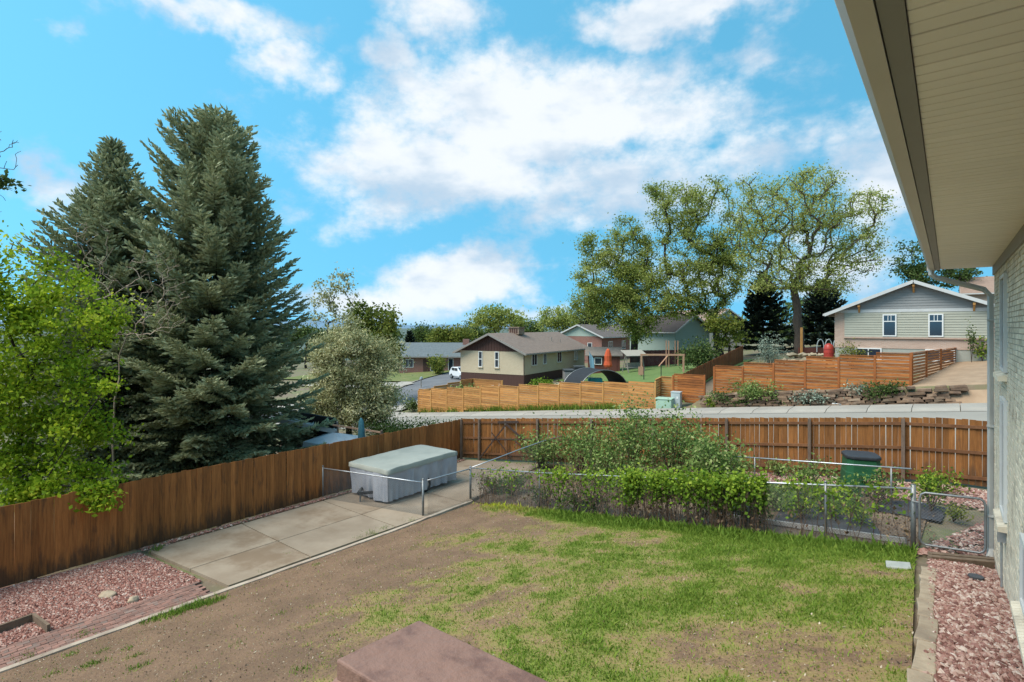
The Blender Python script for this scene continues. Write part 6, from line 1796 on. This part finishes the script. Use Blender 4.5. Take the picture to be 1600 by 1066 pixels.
mb = MB(); mb.box((-.4, -.25, 0), (.4, .25, .07)); o = mb.build('white_slab', M_WHITE, bevel=.015); q = G(1314, 632); o.location = q; o.rotation_euler = (0, 0, .2); tag(o, 'pale flat stone slab lying between kerb plants', 'slab')
shrub('round_bush', 'round dark green bush by the maroon fence', 1090, 575, 52, 1.6, 1.3, 2400, .22, L_MID, 150, stems=14)
shrub('grey_bush', 'feathery grey green bush behind dark fence', 1205, 560, 39, .9, 1.2, 1500, .16, L_SAGE, 151, stems=14, aspect=.3)
shrub('front_bush', 'round light green bush before the red brick ranch', 682, 582, 78, 1.3, 1.2, 1500, .28, L_OLIVEG, 152, stems=10)
shrub('fence_bush', 'small bush inside the cedar fence corner', 737, 606, 48, 1.1, .7, 900, .2, L_RASP, 153, stems=8)
shrub('yard_bush', 'green leafy plant by the tan house downspout', 846, 606, 50, 1.0, .5, 900, .2, L_VINE, 154, stems=8)
shrub('grass_clump', 'yellowish shrub by the green house basement window', 1330, 560, 36, .8, .8, 700, .16, L_OLIVEG, 155, stems=9, aspect=.3)
shrub('corner_bush', 'small bush at the left end of the cedar fence', 645, 632, 47, .7, .6, 500, .18, L_MID, 156, stems=8)
shrub('wall_plant', 'small sapling against the green house foundation', 1535, 578, 32, .5, .7, 260, .15, L_VINE, 157, stems=5)
shrub('wall_plant', 'thin climbing plant left of the sapling at foundation', 1518, 576, 32, .25, 1.0, 220, .12, L_MID, 158, stems=4)
# weeds in front of the cedar fence
rg = random.Random(17); tri = []
for k in range(190):
    x = 655 + rg.random() * 300; q = G(x, 645 - (x - 655) * .012)
    tuft(tri, q.x, q.y + rg.gauss(.3, .15), 34, .22, .40, rg)
v_ = np.array(tri).reshape(-1, 3)
tag(np_mesh('verge_weeds', v_, 3, nrg.random(len(tri)) * .75, bpy.data.materials['grass_blades']), 'strip of tall weeds along the foot of cedar fence', 'weeds', kind='stuff')
# leaf litter and mulch in the garden bed
rg = random.Random(19); N = 9000
pts = []
while len(pts) < N:
    u, v = -12.5 + rg.random() * 12.3, 12.6 + rg.random() * 6.6
    if v > 13.85 + (u + 12.6) * (-1.3 / 12.1): pts.append((u, v, g(u, v) + .005 + .03 * rg.random()))
tag(np_mesh('leaf_litter', leaf_quads(np.array(pts), np.full(N, .07), np.random.default_rng(3), .5, up=3), 4, nrg.random(N), L_DEAD), 'brown leaf litter and bark scattered over the garden bed', 'mulch', kind='stuff')
# rubble and small things beside the tan house
rk = thing_at('rubble_pile', 'heap of pale stones and pots beside tan house', 'stones', 862, 604, 50, YAW)
rg = random.Random(6)
for i in range(26):
    mb = MB(); mb.rock((0, 0, 0), .22 + .15 * rg.random(), rg, .8); o = mb.build('stone', M_BOUL if i % 4 else M_TIN, rk, bevel=.03); o.location = (-1.5 + 3.2 * rg.random(), rg.random() * 1.5, .15 + .25 * rg.random())

# far-off woods on the plain
rs = np.random.default_rng(77); pts = []; tn = []
for k in range(420):
    x = rs.uniform(-300, 1500); Z = rs.uniform(170, 520)
    p = P(x, 520, Z); zb = g(p.x, p.y); r = rs.uniform(2.5, 5.5); n = 70
    c = np.array((p.x, p.y, zb + r * .9)) + ball(rs, n) * np.array((r, r, r * .85)); pts.append(c); tn.append(np.clip(rs.normal(.5, .2) + rs.normal(0, .12, n), 0, 1))
pts = np.vstack(pts); tag(np_mesh('far_wood', leaf_quads(pts, np.full(len(pts), 2.2), rs, .8), 4, np.concatenate(tn), tintmat('far_wood_leaves', [(0, (.045, .075, .035)), (1, (.13, .17, .08))], transl=.2)), 'distant belt of trees on the plain below the skyline', 'trees', kind='stuff')

for i, (x, Z, y, r) in enumerate(((478, 120, 522, 26), (535, 135, 523, 30), (600, 128, 521, 22), (662, 150, 521, 20), (745, 160, 516, 22), (825, 150, 512, 22))):
    tree('far_tree', ['far green tree glimpsed right of the tall spruce', 'far green tree behind the silver olive top', 'far tree left of the small conifer on skyline', 'far tree between conifer and yellow green tree', 'far tree beyond the tan house cooler', 'far tree right of the skyline tree above tan house'][i],
         bpos(x, Z), P(x, y + 8, Z), [(x, y, r, 11), (x - r * .6, y + 6, r * .6, 9), (x + r * .6, y + 5, r * .6, 9)], Z, 60, 3600, .55, Z * .011, L_MID, M_BARKD, .25, .9, seed=170 + i, r_tip=.03, group='far trees', tint=(.2, 1))
for i, x in enumerate((598, 634, 668, 702)):
    q = P(x, 655, 29.5 - i * .6)
    shrub('neighbour_bush', ['dark bush beyond the left fence under the olive', 'second dark bush along the neighbour side past the olive', 'third dark bush showing above the far end of left fence', 'dark bush at the corner where the two fences meet'][i], 0, 0, 1, 1.15, .62, 1700, .11, L_MID, 190 + i, stems=14, ground=q, tint=(0, .6))

for i, (x, y, rx, rz, n, lb) in enumerate(((1220, 800, .45, .3, 700, 'leafy plant at the left edge of large black cloth'), (1255, 812, .35, .25, 450, 'small leafy plant low on the large black cloth'), (1320, 790, .4, .4, 650, 'bushy plant at the back of large black cloth'), (1345, 822, .35, .3, 450, 'leafy plant at right edge of large black cloth'), (1385, 790, .3, .45, 420, 'upright plant just left of the thick gate post'), (1470, 775, .45, .3, 600, 'leafy plant beyond the garden gate on rock'), (1150, 760, .6, .5, 1000, 'leafy bush behind the last vine clump'))):
    shrub('bed_plant', lb, 0, 0, 1, rx, rz, n, .075, L_VINE if i % 2 else L_RASP, 210 + i, stems=9, ground=G(x, y))
